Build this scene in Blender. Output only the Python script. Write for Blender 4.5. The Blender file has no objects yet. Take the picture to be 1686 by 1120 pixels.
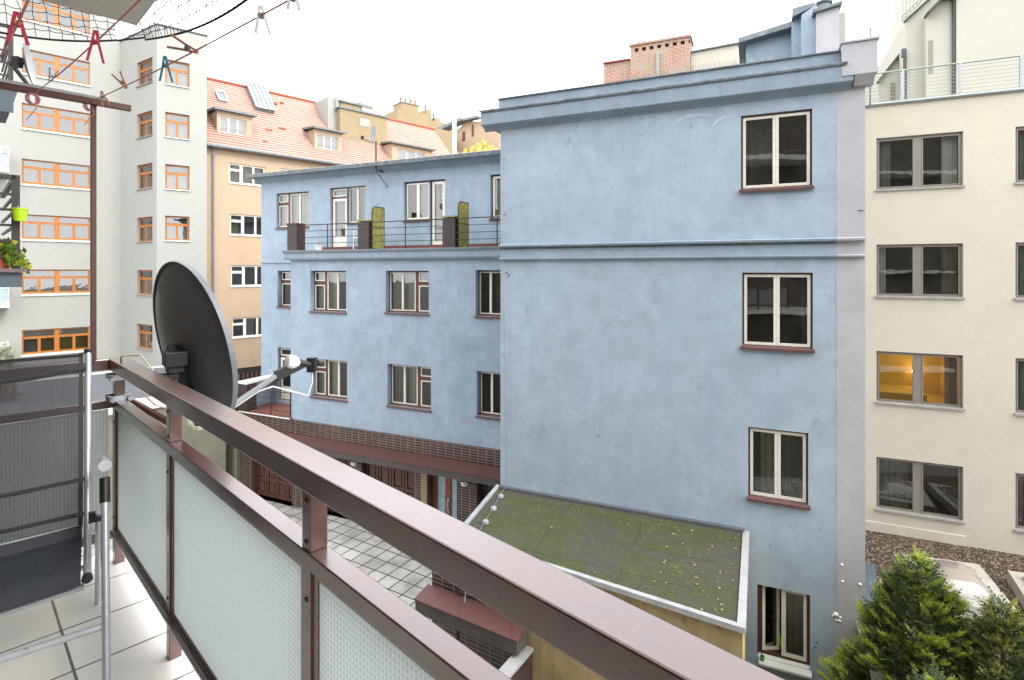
import bpy, math, random
from mathutils import Vector, Matrix
random.seed(7)
F, CX, HY, CZ = 895.0, 843.0, 445.0, 8.7          # survey constants; heights below are measured from eye level
UP = Vector((0, 0, 1))
C = bpy.context.scene.collection

# ------------------------------------------------------------------ mesh builder
class MB:
    def __init__(s): s.v = []; s.f = []; s.uvo = None
    def face(s, pts):
        n = len(s.v); s.v += [Vector(p) for p in pts]; s.f.append(list(range(n, n + len(pts))))
    def mesh(s, vs, fs):
        n = len(s.v); s.v += [Vector(p) for p in vs]; s.f += [[i + n for i in f] for f in fs]
    def hexa(s, b, t):                              # four bottom, four top points
        s.mesh(list(b) + list(t), [[3, 2, 1, 0], [4, 5, 6, 7], [0, 1, 5, 4], [1, 2, 6, 5], [2, 3, 7, 6], [3, 0, 4, 7]])
    def box(s, fr, a0, a1, o0, o1, z0, z1):         # fr.P(t, off, z)
        P = fr.P
        s.hexa([P(a0, o0, z0), P(a1, o0, z0), P(a1, o1, z0), P(a0, o1, z0)],
               [P(a0, o0, z1), P(a1, o0, z1), P(a1, o1, z1), P(a0, o1, z1)])
    def cube(s, c, sx, sy, sz, rz=0.0):
        fr = Fr((c[0], c[1]), (math.cos(rz), math.sin(rz)), (-math.sin(rz), math.cos(rz)))
        s.box(fr, -sx/2, sx/2, -sy/2, sy/2, c[2]-sz/2, c[2]+sz/2)
    def prism(s, fr, prof, a0, a1):                 # prof = [(off, z)] extruded along t
        n = len(prof)
        vs = [fr.P(a0, o, z) for o, z in prof] + [fr.P(a1, o, z) for o, z in prof]
        fs = [[i, (i+1) % n, n + (i+1) % n, n + i] for i in range(n)] + [list(range(n))[::-1], list(range(n, 2*n))]
        s.mesh(vs, fs)
    def poly(s, fr, prof, o0, o1):                  # prof = [(t, z)] extruded along off
        n = len(prof)
        vs = [fr.P(t, o0, z) for t, z in prof] + [fr.P(t, o1, z) for t, z in prof]
        fs = [[i, (i+1) % n, n + (i+1) % n, n + i] for i in range(n)] + [list(range(n))[::-1], list(range(n, 2*n))]
        s.mesh(vs, fs)
    def plan(s, pts, z0, z1):                       # horizontal polygon extruded in z
        n = len(pts)
        vs = [(p[0], p[1], z0) for p in pts] + [(p[0], p[1], z1) for p in pts]
        fs = [[i, (i+1) % n, n + (i+1) % n, n + i] for i in range(n)] + [list(range(n))[::-1], list(range(n, 2*n))]
        s.mesh(vs, fs)
    def tube(s, pts, r, n=8, r1=None):
        pts = [Vector(p) for p in pts]; m = len(pts)
        rs = [r + ((r1 if r1 is not None else r) - r) * i / max(1, m-1) for i in range(m)]
        vs = []; ref = None
        for i, p in enumerate(pts):
            d = (pts[min(i+1, m-1)] - pts[max(i-1, 0)]).normalized()
            if ref is None: ref = Vector((0, 0, 1)) if abs(d.z) < .9 else Vector((1, 0, 0))
            a = d.cross(ref).normalized(); b = a.cross(d).normalized(); ref = b
            for k in range(n):
                t = 2*math.pi*k/n; vs.append(p + (a*math.cos(t) + b*math.sin(t)) * rs[i])
        fs = [[i*n + k, i*n + (k+1) % n, (i+1)*n + (k+1) % n, (i+1)*n + k] for i in range(m-1) for k in range(n)]
        fs += [list(range(n))[::-1], [(m-1)*n + k for k in range(n)]]
        s.mesh(vs, fs)
    def beam(s, p0, p1, w, h):
        p0 = Vector(p0); p1 = Vector(p1); d = (p1-p0).normalized()
        a = d.cross(UP); a = a.normalized() if a.length > 1e-3 else Vector((1, 0, 0)); b = a.cross(d).normalized()
        q = [a*w/2 + b*h/2, -a*w/2 + b*h/2, -a*w/2 - b*h/2, a*w/2 - b*h/2]
        s.hexa([p0 + x for x in q], [p1 + x for x in q])
    def lathe(s, c, ax, prof, n=24, cap=True):      # prof = [(r, h)]
        c = Vector(c); ax = Vector(ax).normalized(); ref = Vector((1, 0, 0)) if abs(ax.x) < .8 else UP
        a = ax.cross(ref).normalized(); b = ax.cross(a)
        vs = [c + ax*h + (a*math.cos(2*math.pi*k/n) + b*math.sin(2*math.pi*k/n))*r for r, h in prof for k in range(n)]
        m = len(prof)
        fs = [[i*n + k, i*n + (k+1) % n, (i+1)*n + (k+1) % n, (i+1)*n + k] for i in range(m-1) for k in range(n)]
        if cap: fs += [list(range(n))[::-1], [(m-1)*n + k for k in range(n)]]
        s.mesh(vs, fs)
    def slab(s, fr, a0, a1, z0, z1, holes, off, depth, back=False):
        ts = sorted(set([a0, a1] + [x for h in holes for x in h[:2] if a0 < x < a1]))
        zs = sorted(set([z0, z1] + [x for h in holes for x in h[2:] if z0 < x < z1]))
        P = fr.P
        def inh(t, z): return any(h[0] < t < h[1] and h[2] < z < h[3] for h in holes)
        for i in range(len(ts)-1):
            for j in range(len(zs)-1):
                if inh((ts[i]+ts[i+1])/2, (zs[j]+zs[j+1])/2): continue
                s.face([P(ts[i], off, zs[j]), P(ts[i+1], off, zs[j]), P(ts[i+1], off, zs[j+1]), P(ts[i], off, zs[j+1])])
                if back: s.face([P(ts[i], off-depth, zs[j+1]), P(ts[i+1], off-depth, zs[j+1]), P(ts[i+1], off-depth, zs[j]), P(ts[i], off-depth, zs[j])])
        for h in [(a0, a1, z0, z1)] + list(holes):
            t0, t1, y0, y1 = max(h[0], a0), min(h[1], a1), max(h[2], z0), min(h[3], z1)
            for (p, q) in (((t0, y0), (t1, y0)), ((t1, y0), (t1, y1)), ((t1, y1), (t0, y1)), ((t0, y1), (t0, y0))):
                s.face([P(p[0], off, p[1]), P(q[0], off, q[1]), P(q[0], off-depth, q[1]), P(p[0], off-depth, p[1])])
    def build(s, name, mat, parent=None, smooth=False, bevel=0, uvrot=0.0, local=False, uvs=True):
        me = bpy.data.meshes.new(name)
        base = Vector((0, 0, 0))
        if parent is not None and not local:
            p = parent
            while p is not None: base += p.location; p = p.parent
        dz = 0 if local else CZ
        vs = [(v.x-base.x, v.y-base.y, v.z+dz-base.z) for v in s.v]
        me.from_pydata(vs, [], s.f); me.update()
        if uvs and len(s.f) < 30000:
            uv = me.uv_layers.new(name='UVMap'); cr, sr = math.cos(uvrot), math.sin(uvrot)
            for p in me.polygons:
                n = p.normal
                if abs(n.z) > .93: u = Vector((cr, sr, 0)); w = Vector((-sr, cr, 0))
                else: u = UP.cross(n).normalized(); w = n.cross(u)
                for li in p.loop_indices:
                    co = s.v[me.loops[li].vertex_index]
                    uv.data[li].uv = (co.dot(u), co.dot(w))
        if mat: me.materials.append(mat)
        if smooth:
            for p in me.polygons: p.use_smooth = True
            try: me.set_sharp_from_angle(angle=math.radians(40))
            except Exception: pass
        o = bpy.data.objects.new(name, me); C.objects.link(o)
        if parent is not None: o.parent = parent
        if bevel:
            b = o.modifiers.new('Bevel', 'BEVEL'); b.width = bevel; b.segments = 2; b.limit_method = 'ANGLE'
        return o

class Fr:                                            # ground frame: P(t along u, off along n, z)
    def __init__(s, p0, u, n): s.p0 = p0; s.u = u; s.n = n
    def P(s, t, o, z): return Vector((s.p0[0] + s.u[0]*t + s.n[0]*o, s.p0[1] + s.u[1]*t + s.n[1]*o, z))
class Pl(Fr):                                        # facade plane through the surveyed column px at distance Y
    def __init__(s, px, Y, vp=None, u=None):
        k = (px-CX)/F; p0 = (k*Y, Y)
        if u is None:
            d = (vp-CX, F); L = math.hypot(*d); u = (d[0]/L, d[1]/L)
            if u[0] < 0: u = (-u[0], -u[1])
        n = (u[1], -u[0])
        if n[0]*p0[0] + n[1]*p0[1] > 0: n = (-n[0], -n[1])
        super().__init__(p0, u, n)
    def T(s, px):
        k = (px-CX)/F; return (k*s.p0[1]-s.p0[0]) / (s.u[0]-k*s.u[1])
    def Y(s, px): return s.p0[1] + s.u[1]*s.T(px)
    def Z(s, px, py): return (HY-py)/F*s.Y(px)
    def shift(s, o):                                 # parallel plane, o towards the viewer
        q = Pl.__new__(Pl); q.p0 = (s.p0[0]+s.n[0]*o, s.p0[1]+s.n[1]*o); q.u = s.u; q.n = s.n; return q
    def H(s, x0, x1, yt, yb):                        # opening from its left top and bottom corners
        return (s.T(x0), s.T(x1), s.Z(x0, yb), s.Z(x0, yt))

def tag(o, label=None, cat=None, group=None, kind=None):
    if label: o['label'] = label
    if cat: o['category'] = cat
    if group: o['group'] = group
    if kind: o['kind'] = kind
    return o
def thing(name, label, cat, loc=(0, 0, 0), group=None, kind=None):
    o = bpy.data.objects.new(name, None); C.objects.link(o); o.empty_display_size = .2
    o.location = (loc[0], loc[1], loc[2] + CZ)
    return tag(o, label, cat, group, kind)

# ------------------------------------------------------------------ materials
def lin(c):
    f = lambda x: (x/12.92 if x <= .04045 else ((x+.055)/1.055)**2.4)
    return tuple(f(x/255) for x in c) + (1,)
def nt(name):
    m = bpy.data.materials.new(name); m.use_nodes = True; t = m.node_tree; t.nodes.clear()
    out = t.nodes.new('ShaderNodeOutputMaterial'); b = t.nodes.new('ShaderNodeBsdfPrincipled')
    t.links.new(b.outputs[0], out.inputs[0]); return m, t, b, out
def N(t, typ, **kw):
    n = t.nodes.new(typ)
    for k, v in kw.items():
        if k[0] == '_': setattr(n, k[1:], v)
        else: n.inputs[k.replace('_', ' ')].default_value = v
    return n
def noise(t, co, scale, detail=6, rough=.6, dist=0):
    n = N(t, 'ShaderNodeTexNoise', Scale=scale, Detail=detail, Roughness=rough, Distortion=dist); t.links.new(co, n.inputs['Vector']); return n.outputs['Fac']
def ramp(t, fac, stops):
    r = t.nodes.new('ShaderNodeValToRGB'); t.links.new(fac, r.inputs[0]); e = r.color_ramp.elements
    while len(e) < len(stops): e.new(.5)
    for x, (p, c) in zip(e, stops): x.position = p; x.color = c if len(c) == 4 else tuple(c)+(1,)
    return r.outputs[0]
def mix(t, fac, a, b, mode='MIX'):
    m = t.nodes.new('ShaderNodeMix'); m.data_type = 'RGBA'; m.blend_type = mode; m.clamp_factor = True
    for s_, x in ((m.inputs[0], fac), (m.inputs[6], a), (m.inputs[7], b)):
        if hasattr(x, 'links'): t.links.new(x, s_)
        else: s_.default_value = x
    return m.outputs[2]
def math_(t, op, a, b=0.0):
    m = t.nodes.new('ShaderNodeMath'); m.operation = op
    for i, x in enumerate((a, b)):
        if hasattr(x, 'links'): t.links.new(x, m.inputs[i])
        else: m.inputs[i].default_value = x
    return m.outputs[0]
def coords(t, kind='Object', scale=(1, 1, 1)):
    c = t.nodes.new('ShaderNodeTexCoord'); mp = t.nodes.new('ShaderNodeMapping'); mp.inputs['Scale'].default_value = scale
    t.links.new(c.outputs[kind], mp.inputs[0]); return mp.outputs[0]
def bump(t, b, h, strength=.3, dist=.01):
    n = t.nodes.new('ShaderNodeBump'); n.inputs['Strength'].default_value = strength; n.inputs['Distance'].default_value = dist
    t.links.new(h, n.inputs['Height']); t.links.new(n.outputs[0], b.inputs['Normal'])
K = lambda v: (v, v, v, 1)

def stucco(name, col, var=.12, blot=.5, streak=.35, dirt=(.5, .5, .5), big=.35, grain=1.0, k=.84):
    m, t, b, _ = nt(name); co = coords(t)
    big_n = noise(t, co, big, 7, .62, .6); mid = noise(t, co, 2.3, 5, .6, .3); fine = noise(t, co, 38, 4, .6)
    c = tuple(x*k for x in lin(col)[:3])+(1,); lo = tuple(x*(1-var*1.9) for x in c[:3]) + (1,); hi = tuple(min(1, x*(1+var)) for x in c[:3]) + (1,)
    base = mix(t, ramp(t, big_n, [(.32, K(0)), (.68, K(1))]), lo, hi)
    base = mix(t, .55, base, mix(t, ramp(t, mid, [(.3, K(0)), (.7, K(1))]), lo, hi))
    # blotchy damp marks
    sp = noise(t, coords(t, 'Object', (1, 1, .75)), 3.6, 3, .5, .2)
    spm = ramp(t, sp, [(.66, K(0)), (.78, K(1))])
    base = mix(t, math_(t, 'MULTIPLY', spm, blot), base, tuple(c[i]*dirt[i] for i in range(3)) + (1,))
    st = noise(t, coords(t, 'Object', (4.5, 4.5, .22)), 1.3, 5, .6, .1)
    base = mix(t, math_(t, 'MULTIPLY', ramp(t, st, [(.5, K(0)), (.72, K(1))]), streak), base, tuple(c[i]*dirt[i]*1.25 for i in range(3)) + (1,))
    if grain >= 1.0 and var > .09:
        sm = noise(t, co, 7.5, 2, .45, .1); zone = noise(t, co, .5, 2)
        smf = math_(t, 'MULTIPLY', ramp(t, sm, [(.66, K(0)), (.76, K(1))]), ramp(t, zone, [(.42, K(0)), (.6, K(1))]))
        base = mix(t, math_(t, 'MULTIPLY', smf, blot*.9), base, tuple(c[i]*dirt[i]*.8 for i in range(3)) + (1,))
        pale = noise(t, coords(t, 'Object', (1, 1, 1.6)), 1.5, 8, .7, 1.2)
        base = mix(t, math_(t, 'MULTIPLY', ramp(t, pale, [(.6, K(0)), (.72, K(1))]), .5), base, tuple(min(1, x*1.35) for x in c[:3]) + (1,))
    base = mix(t, math_(t, 'MULTIPLY', fine, .16*grain), base, tuple(x*.55 for x in c[:3]) + (1,))
    t.links.new(base, b.inputs['Base Color']); b.inputs['Roughness'].default_value = .9
    h = math_(t, 'ADD', math_(t, 'MULTIPLY', fine, .35), math_(t, 'MULTIPLY', mid, 1.2))
    bump(t, b, h, .5*grain, .012); return m
def plain(name, col, rough=.5, metal=0, var=.12, scale=6, bmp=.0, spec=.5, coat=0):
    m, t, b, _ = nt(name); co = coords(t); n = noise(t, co, scale, 6, .6)
    c = lin(col); base = mix(t, ramp(t, n, [(.3, K(0)), (.7, K(1))]), tuple(x*(1-var*1.5) for x in c[:3])+(1,), tuple(min(1, x*(1+var)) for x in c[:3])+(1,))
    t.links.new(base, b.inputs['Base Color']); b.inputs['Metallic'].default_value = metal
    r = ramp(t, n, [(.2, K(max(.03, rough-.08))), (.8, K(min(1, rough+.1)))]); t.links.new(r, b.inputs['Roughness'])
    b.inputs['Specular IOR Level'].default_value = spec; b.inputs['Coat Weight'].default_value = coat; b.inputs['Coat Roughness'].default_value = .25
    if bmp: bump(t, b, noise(t, co, scale*8, 4), bmp, .003)
    return m
def brick(name, c1, c2, mort, w, h, ms=.012, offset=.5, rough=.55, stain=None, bmp=.6, var=.4, mos=None):
    m, t, b, _ = nt(name); co = coords(t, 'UV')
    bt = t.nodes.new('ShaderNodeTexBrick'); bt.offset = offset; bt.squash = 1
    for k, v in (('Color1', lin(c1)), ('Color2', lin(c2)), ('Mortar', lin(mort)), ('Scale', 1.0), ('Mortar Size', ms), ('Brick Width', w), ('Row Height', h), ('Mortar Smooth', .15), ('Bias', 0.0)):
        bt.inputs[k].default_value = v
    t.links.new(co, bt.inputs['Vector'])
    n = noise(t, coords(t), 1.2, 6, .65, .4); f = noise(t, coords(t), 20, 5, .6)
    base = mix(t, math_(t, 'MULTIPLY', ramp(t, n, [(.35, K(0)), (.7, K(1))]), var), bt.outputs[0], lin(stain or (60, 50, 45)))
    base = mix(t, math_(t, 'MULTIPLY', f, .25), base, K(.02))
    t.links.new(base, b.inputs['Base Color']); b.inputs['Roughness'].default_value = rough
    h_ = math_(t, 'SUBTRACT', math_(t, 'MULTIPLY', f, .3), bt.outputs['Fac'])
    bump(t, b, h_, bmp, .008); return m
def glass_pane(name, refl=.12, tint=.75, wav=.0):
    m, t, b, out = nt(name); t.nodes.remove(b)
    tr = N(t, 'ShaderNodeBsdfTransparent'); tr.inputs[0].default_value = (tint, tint*1.02, tint*1.0, 1)
    gl = N(t, 'ShaderNodeBsdfGlossy'); gl.inputs['Roughness'].default_value = .015
    fr = N(t, 'ShaderNodeFresnel'); fr.inputs[0].default_value = 1.5
    ms = N(t, 'ShaderNodeMixShader'); f = math_(t, 'ADD', math_(t, 'MULTIPLY', fr.outputs[0], 1.15), refl); f = math_(t, 'MINIMUM', f, .95)
    t.links.new(f, ms.inputs[0]); t.links.new(tr.outputs[0], ms.inputs[1]); t.links.new(gl.outputs[0], ms.inputs[2]); t.links.new(ms.outputs[0], out.inputs[0])
    bp = t.nodes.new('ShaderNodeBump'); bp.inputs['Strength'].default_value = .08; bp.inputs['Distance'].default_value = .02
    t.links.new(noise(t, coords(t), 1.6, 2), bp.inputs['Height']); t.links.new(bp.outputs[0], gl.inputs['Normal'])
    return m

M = {}
M['blue'] = stucco('blue_render', (160, 175, 188), .13, .75, .5, (.62, .65, .7), k=1.04)
M['blue2'] = stucco('blue_render_wing', (152, 167, 181), .13, .6, .6, (.62, .65, .7), .5, k=1.02)
M['lilac'] = stucco('lilac_grey_render', (178, 178, 182), .08, .5, .35, (.72, .72, .74), k=0.98)
M['trim'] = stucco('grey_blue_trim', (150, 165, 178), .12, .5, .6, (.6, .63, .68), .6, k=0.95)
M['cream'] = stucco('cream_render', (216, 209, 192), .045, .3, .16, (.8, .79, .76), .3, k=0.76)
M['cream_light'] = stucco('pale_cream_render', (222, 219, 205), .03, .1, .1, (.85, .84, .8), .3, k=0.6)
M['offwhite'] = stucco('off_white_render', (213, 213, 207), .03, .15, .15, (.86, .86, .84), .2, k=0.53)
M['tan'] = stucco('apricot_render', (240, 210, 178), .06, .5, .35, (.86, .74, .62), .4, k=0.51)
M['tan2'] = stucco('sand_render', (216, 193, 152), .07, .35, .3, (.75, .72, .66), .4, k=0.46)
M['yellow_old'] = stucco('stained_yellow_render', (182, 162, 116), .22, .9, 1.0, (.5, .44, .4), 1.5, k=0.8)
M['concrete'] = stucco('old_concrete', (140, 137, 120), .2, .6, .6, (.5, .55, .4), .9, k=0.8)
M['soffit'] = stucco('grey_soffit', (222, 221, 214), .08, .4, .1, (.8, .8, .8), 1, k=1.0)
M['brown'] = plain('brown_gloss_paint', (78, 38, 30), .4, 0, .3, 14, .25, .6, 1.0)
for n_ in M['brown'].node_tree.nodes:
    if n_.type == 'BSDF_PRINCIPLED': n_.inputs['Coat IOR'].default_value = 1.56; n_.inputs['Coat Roughness'].default_value = .2
M['brown_wood'] = plain('brown_window_paint', (84, 46, 36), .45, 0, .2, 12)
M['dark_brown'] = plain('dark_metal_paint', (42, 36, 36), .5, 0, .2, 8)
M['white_frame'] = plain('white_window_frame', (222, 219, 208), .4, 0, .03)
M['cream_frame'] = plain('cream_window_frame', (218, 214, 200), .45, 0, .08, 14)
M['orange'] = plain('varnished_orange_timber', (172, 108, 44), .4, 0, .22, 10)
M['grey_frame'] = plain('grey_brown_frame', (128, 122, 115), .4, .1, .06)
M['sill'] = plain('brown_tin_sill', (96, 68, 66), .45, .1, .2, 10)
M['sill_grey'] = plain('grey_tin_sill', (150, 148, 143), .45, .2, .1)
M['sill_white'] = plain('white_sill', (216, 215, 210), .5, 0, .05)
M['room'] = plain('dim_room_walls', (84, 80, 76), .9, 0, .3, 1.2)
M['curtain'] = plain('white_voile', (222, 223, 216), .9, 0, .06, 5)
M['curtain_grey'] = plain('grey_green_drape', (140, 146, 140), .9, 0, .12, 5)
M['curtain_brown'] = plain('beige_drape', (140, 128, 108), .9, 0, .15, 5)
M['curtain_green'] = plain('lime_drape', (170, 176, 60), .9, 0, .15, 5)
M['glass'] = glass_pane('window_glass', .09, .68)
M['glass_far'] = glass_pane('far_window_glass', .15, .5)
M['zinc'] = plain('zinc_flashing', (176, 180, 184), .42, .35, .14, 4, .1)
M['zinc_dark'] = plain('weathered_gutter', (112, 120, 124), .5, .3, .3, 6)
M['white_zinc'] = plain('pale_metal_flashing', (168, 168, 168), .5, .1, .1, 5, .1)
M['steel'] = plain('galvanised_steel', (150, 158, 156), .35, .6, .1)
M['alu'] = plain('brushed_aluminium', (186, 190, 196), .32, .45, .05, 20)
M['black'] = plain('black_plastic', (26, 26, 28), .5, 0, .2)
M['white_plastic'] = plain('white_plastic', (226, 226, 222), .45, 0, .04)
M['dark_grey'] = plain('dark_grey_paint', (66, 67, 70), .5, 0, .1, 4)
M['slate_panel'] = plain('slate_blue_panel', (74, 86, 94), .6, 0, .12, 4)
M['brick_dark'] = brick('glazed_dark_brick', (86, 48, 42), (50, 36, 36), (176, 166, 154), .29, .085, .006, .0, .4, (48, 42, 44), .5, .5)
M['brick_dark2'] = brick('dark_brick_pier', (84, 58, 52), (58, 44, 44), (40, 34, 34), .28, .075, .012, .5, .55, (40, 36, 38), .7, .6)
M['brick_red'] = brick('weathered_red_brick', (190, 100, 76), (158, 84, 66), (190, 172, 158), .26, .08, .016, .5, .85, (168, 160, 140), .8, 1.0)
M['canopy'] = brick('red_tin_canopy', (92, 56, 53), (84, 52, 50), (52, 34, 36), 1.02, 3, .008, 0, .5, (96, 60, 58), .3, .4)
M['terrace'] = brick('red_terrace_tiles', (150, 88, 74), (138, 80, 68), (110, 70, 60), .3, .3, .006, 0, .5, (120, 86, 70), .3, .4)
M['fascia'] = brick('fluted_concrete_fascia', (92, 84, 80), (80, 74, 72), (56, 50, 50), .06, 3, .006, 0, .7, (60, 54, 54), .5, .5)
M['roof_tile'] = brick('orange_roof_tiles', (134, 96, 82), (124, 88, 74), (180, 164, 156), 60, .27, .05, .0, .7, (196, 140, 116), .9, .5)  # pale row lines are highlights painted into the tile colour
M['timber_door'] = plain('dark_garage_timber', (86, 52, 44), .5, 0, .35, 5, .2)
M['orange_door'] = plain('chestnut_door_timber', (126, 74, 44), .45, 0, .2, 7, .2)
M['green_panel'] = plain('mossy_wired_glass', (134, 130, 66), .6, 0, .3, 7)
M['lime'] = plain('lime_plastic', (170, 206, 30), .4, 0, .05)
M['green_plastic'] = plain('green_plastic', (70, 170, 60), .4, 0, .05)
M['terracotta'] = plain('terracotta', (164, 88, 62), .75, 0, .1)
M['wood_peg'] = plain('pale_beech', (176, 128, 92), .6, 0, .2, 60)
M['red_peg'] = plain('crimson_plastic', (190, 40, 66), .35, 0, .05)
M['teal_peg'] = plain('teal_plastic', (16, 112, 124), .35, 0, .05)
M['pink_cord'] = plain('pink_plastic_cord', (206, 130, 144), .5, 0, .1)
M['cable'] = plain('cream_cable', (196, 190, 170), .5, 0, .08)
M['net'] = plain('black_net_cord', (30, 30, 34), .8, 0, .1)
M['bark'] = plain('grey_brown_bark', (88, 72, 56), .9, 0, .25, 8, .4)
M['bulb'] = plain('opal_glass', (225, 225, 215), .2, 0, .02)
M['shed_roof'] = plain('dark_roofing_felt', (84, 87, 92), .85, 0, .14, 5, .4)
M['plinth'] = plain('red_brown_plinth', (112, 62, 54), .6, 0, .2, 7)
M['timber_grey'] = plain('weathered_timber', (96, 72, 60), .7, 0, .2, 9)

M['own_wall'] = stucco('own_house_render', (128, 122, 110), .1, .3, .3, (.7, .7, .7), k=.6)
M['curb'] = plain('dusty_skylight_curb', (166, 163, 152), .6, 0, .12, 4)
M['moss_tuft'] = plain('moss_tuft', (82, 86, 42), .95, 0, .3, 12, .4)
M['scuff'] = plain('pale_trowel_mark', (172, 186, 200), .9, 0, .1, 8)
M['blue_speck'] = plain('blue_paint', (40, 84, 160), .6)
def spec_mats():
    # stained courtyard paving
    m, t, b, _ = nt('courtyard_paving'); co = coords(t, 'UV')
    bt = t.nodes.new('ShaderNodeTexBrick'); bt.offset = 0
    for k, v in (('Color1', lin((190, 187, 182))), ('Color2', lin((176, 174, 168))), ('Mortar', lin((70, 68, 66))), ('Scale', 1.0), ('Mortar Size', .022), ('Brick Width', .5), ('Row Height', .5), ('Mortar Smooth', .1)): bt.inputs[k].default_value = v
    t.links.new(co, bt.inputs['Vector']); n = noise(t, coords(t), 1.1, 7, .65, .5); n2 = noise(t, coords(t), 5, 6, .7)
    c = mix(t, ramp(t, n, [(.42, K(0)), (.75, K(.75))]), bt.outputs[0], lin((96, 92, 86))); c = mix(t, ramp(t, n2, [(.6, K(0)), (.75, K(.6))]), c, lin((80, 76, 70)))
    t.links.new(c, b.inputs['Base Color']); b.inputs['Roughness'].default_value = .75; bump(t, b, math_(t, 'SUBTRACT', n2, bt.outputs['Fac']), .4, .01); M['paving'] = m
    # balcony floor tiles
    m, t, b, _ = nt('beige_floor_tiles'); co = coords(t, 'UV')
    bt = t.nodes.new('ShaderNodeTexBrick'); bt.offset = 0
    for k, v in (('Color1', lin((244, 240, 234))), ('Color2', lin((240, 235, 228))), ('Mortar', lin((104, 96, 92))), ('Scale', 1.0), ('Mortar Size', .005), ('Brick Width', .333), ('Row Height', .333), ('Mortar Smooth', .1)): bt.inputs[k].default_value = v
    t.links.new(co, bt.inputs['Vector']); n = noise(t, coords(t), 4, 7, .65, .4)
    c = mix(t, ramp(t, n, [(.45, K(0)), (.8, K(.4))]), bt.outputs[0], lin((218, 210, 200)))
    t.links.new(c, b.inputs['Base Color']); b.inputs['Roughness'].default_value = .35; bump(t, b, math_(t, 'MULTIPLY', bt.outputs['Fac'], -1), .5, .004); M['tiles'] = m
    # mossy felt
    m, t, b, _ = nt('mossy_bitumen'); co = coords(t)
    n = noise(t, co, .55, 7, .62, .8); n2 = noise(t, co, 2.6, 8, .72, .3); n3 = noise(t, co, 34, 5, .75)
    c = mix(t, ramp(t, n, [(.43, K(0)), (.55, K(1))]), lin((82, 80, 70)), lin((76, 84, 40)))
    c = mix(t, ramp(t, n2, [(.55, K(0)), (.75, K(.7))]), c, lin((112, 118, 46))); c = mix(t, ramp(t, n2, [(.28, K(1)), (.42, K(0))]), c, lin((104, 100, 92)))
    c = mix(t, ramp(t, n3, [(.38, K(.8)), (.6, K(0))]), c, lin((54, 54, 46))); c = mix(t, ramp(t, n3, [(.64, K(0)), (.74, K(.5))]), c, lin((150, 148, 120)))
    sb = t.nodes.new('ShaderNodeTexBrick'); sb.offset = .37; rt_ = t.nodes.new('ShaderNodeMapping'); rt_.inputs['Rotation'].default_value = (0, 0, .42); t.links.new(co, rt_.inputs[0]); t.links.new(rt_.outputs[0], sb.inputs['Vector'])
    for k, v in (('Scale', 1.0), ('Mortar Size', .012), ('Brick Width', 4.5), ('Row Height', 1.0), ('Mortar Smooth', .4)): sb.inputs[k].default_value = v
    c = mix(t, math_(t, 'MULTIPLY', sb.outputs['Fac'], .45), c, lin((48, 48, 42)))
    t.links.new(c, b.inputs['Base Color']); b.inputs['Roughness'].default_value = .95; bump(t, b, math_(t, 'ADD', math_(t, 'ADD', n3, n2), math_(t, 'MULTIPLY', sb.outputs['Fac'], -1.0)), .9, .03); M['moss'] = m
    # pea gravel
    m, t, b, _ = nt('brown_pea_gravel'); co = coords(t)
    vo = N(t, 'ShaderNodeTexVoronoi', Scale=17.0); t.links.new(co, vo.inputs['Vector']); vd = vo.outputs['Distance']
    sep = t.nodes.new('ShaderNodeSeparateColor'); t.links.new(vo.outputs['Color'], sep.inputs[0])
    c = ramp(t, sep.outputs[0], [(0, lin((62, 48, 36))), (.35, lin((104, 84, 62))), (.7, lin((138, 116, 92))), (1, lin((176, 158, 136)))])
    c = mix(t, ramp(t, vd, [(.25, K(0)), (.6, K(.9))]), c, lin((38, 30, 24)))
    t.links.new(c, b.inputs['Base Color']); b.inputs['Roughness'].default_value = .85; bump(t, b, math_(t, 'MULTIPLY', vd, -1), 1, .05); M['gravel'] = m
    # ribbed balcony glass
    m, t, b, out = nt('reeded_wired_glass'); uv = coords(t, 'UV')
    w1 = N(t, 'ShaderNodeTexWave', Scale=22.0, Distortion=.0); w1.bands_direction = 'X'; w2 = N(t, 'ShaderNodeTexWave', Scale=22.0); w2.bands_direction = 'Y'
    for w in (w1, w2): t.links.new(uv, w.inputs['Vector'])
    h = math_(t, 'ADD', w1.outputs['Fac'], math_(t, 'MULTIPLY', w2.outputs['Fac'], .8))
    bump(t, b, h, .45, .003)
    c = mix(t, ramp(t, h, [(.3, K(0)), (1.2, K(1))]), lin((186, 193, 190)), lin((218, 223, 221)))
    t.links.new(c, b.inputs['Base Color']); b.inputs['Roughness'].default_value = .18; b.inputs['Transmission Weight'].default_value = .25; b.inputs['IOR'].default_value = 1.45
    tl = t.nodes.new('ShaderNodeBsdfTranslucent'); t.links.new(c, tl.inputs[0]); ms = t.nodes.new('ShaderNodeMixShader'); ms.inputs[0].default_value = .58
    trp = t.nodes.new('ShaderNodeBsdfTransparent'); trp.inputs[0].default_value = (.9, .93, .92, 1); ms2 = t.nodes.new('ShaderNodeMixShader'); ms2.inputs[0].default_value = .22
    t.links.new(b.outputs[0], ms.inputs[1]); t.links.new(tl.outputs[0], ms.inputs[2]); t.links.new(ms.outputs[0], ms2.inputs[1]); t.links.new(trp.outputs[0], ms2.inputs[2]); t.links.new(ms2.outputs[0], out.inputs[0])
    M['reeded'] = m
    # chair mesh
    m, t, b, out = nt('dark_mesh_textile'); uv = coords(t, 'UV')
    w1 = N(t, 'ShaderNodeTexWave', Scale=90.0); w1.bands_direction = 'X'; w2 = N(t, 'ShaderNodeTexWave', Scale=90.0); w2.bands_direction = 'Y'
    for w in (w1, w2): t.links.new(uv, w.inputs['Vector'])
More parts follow.
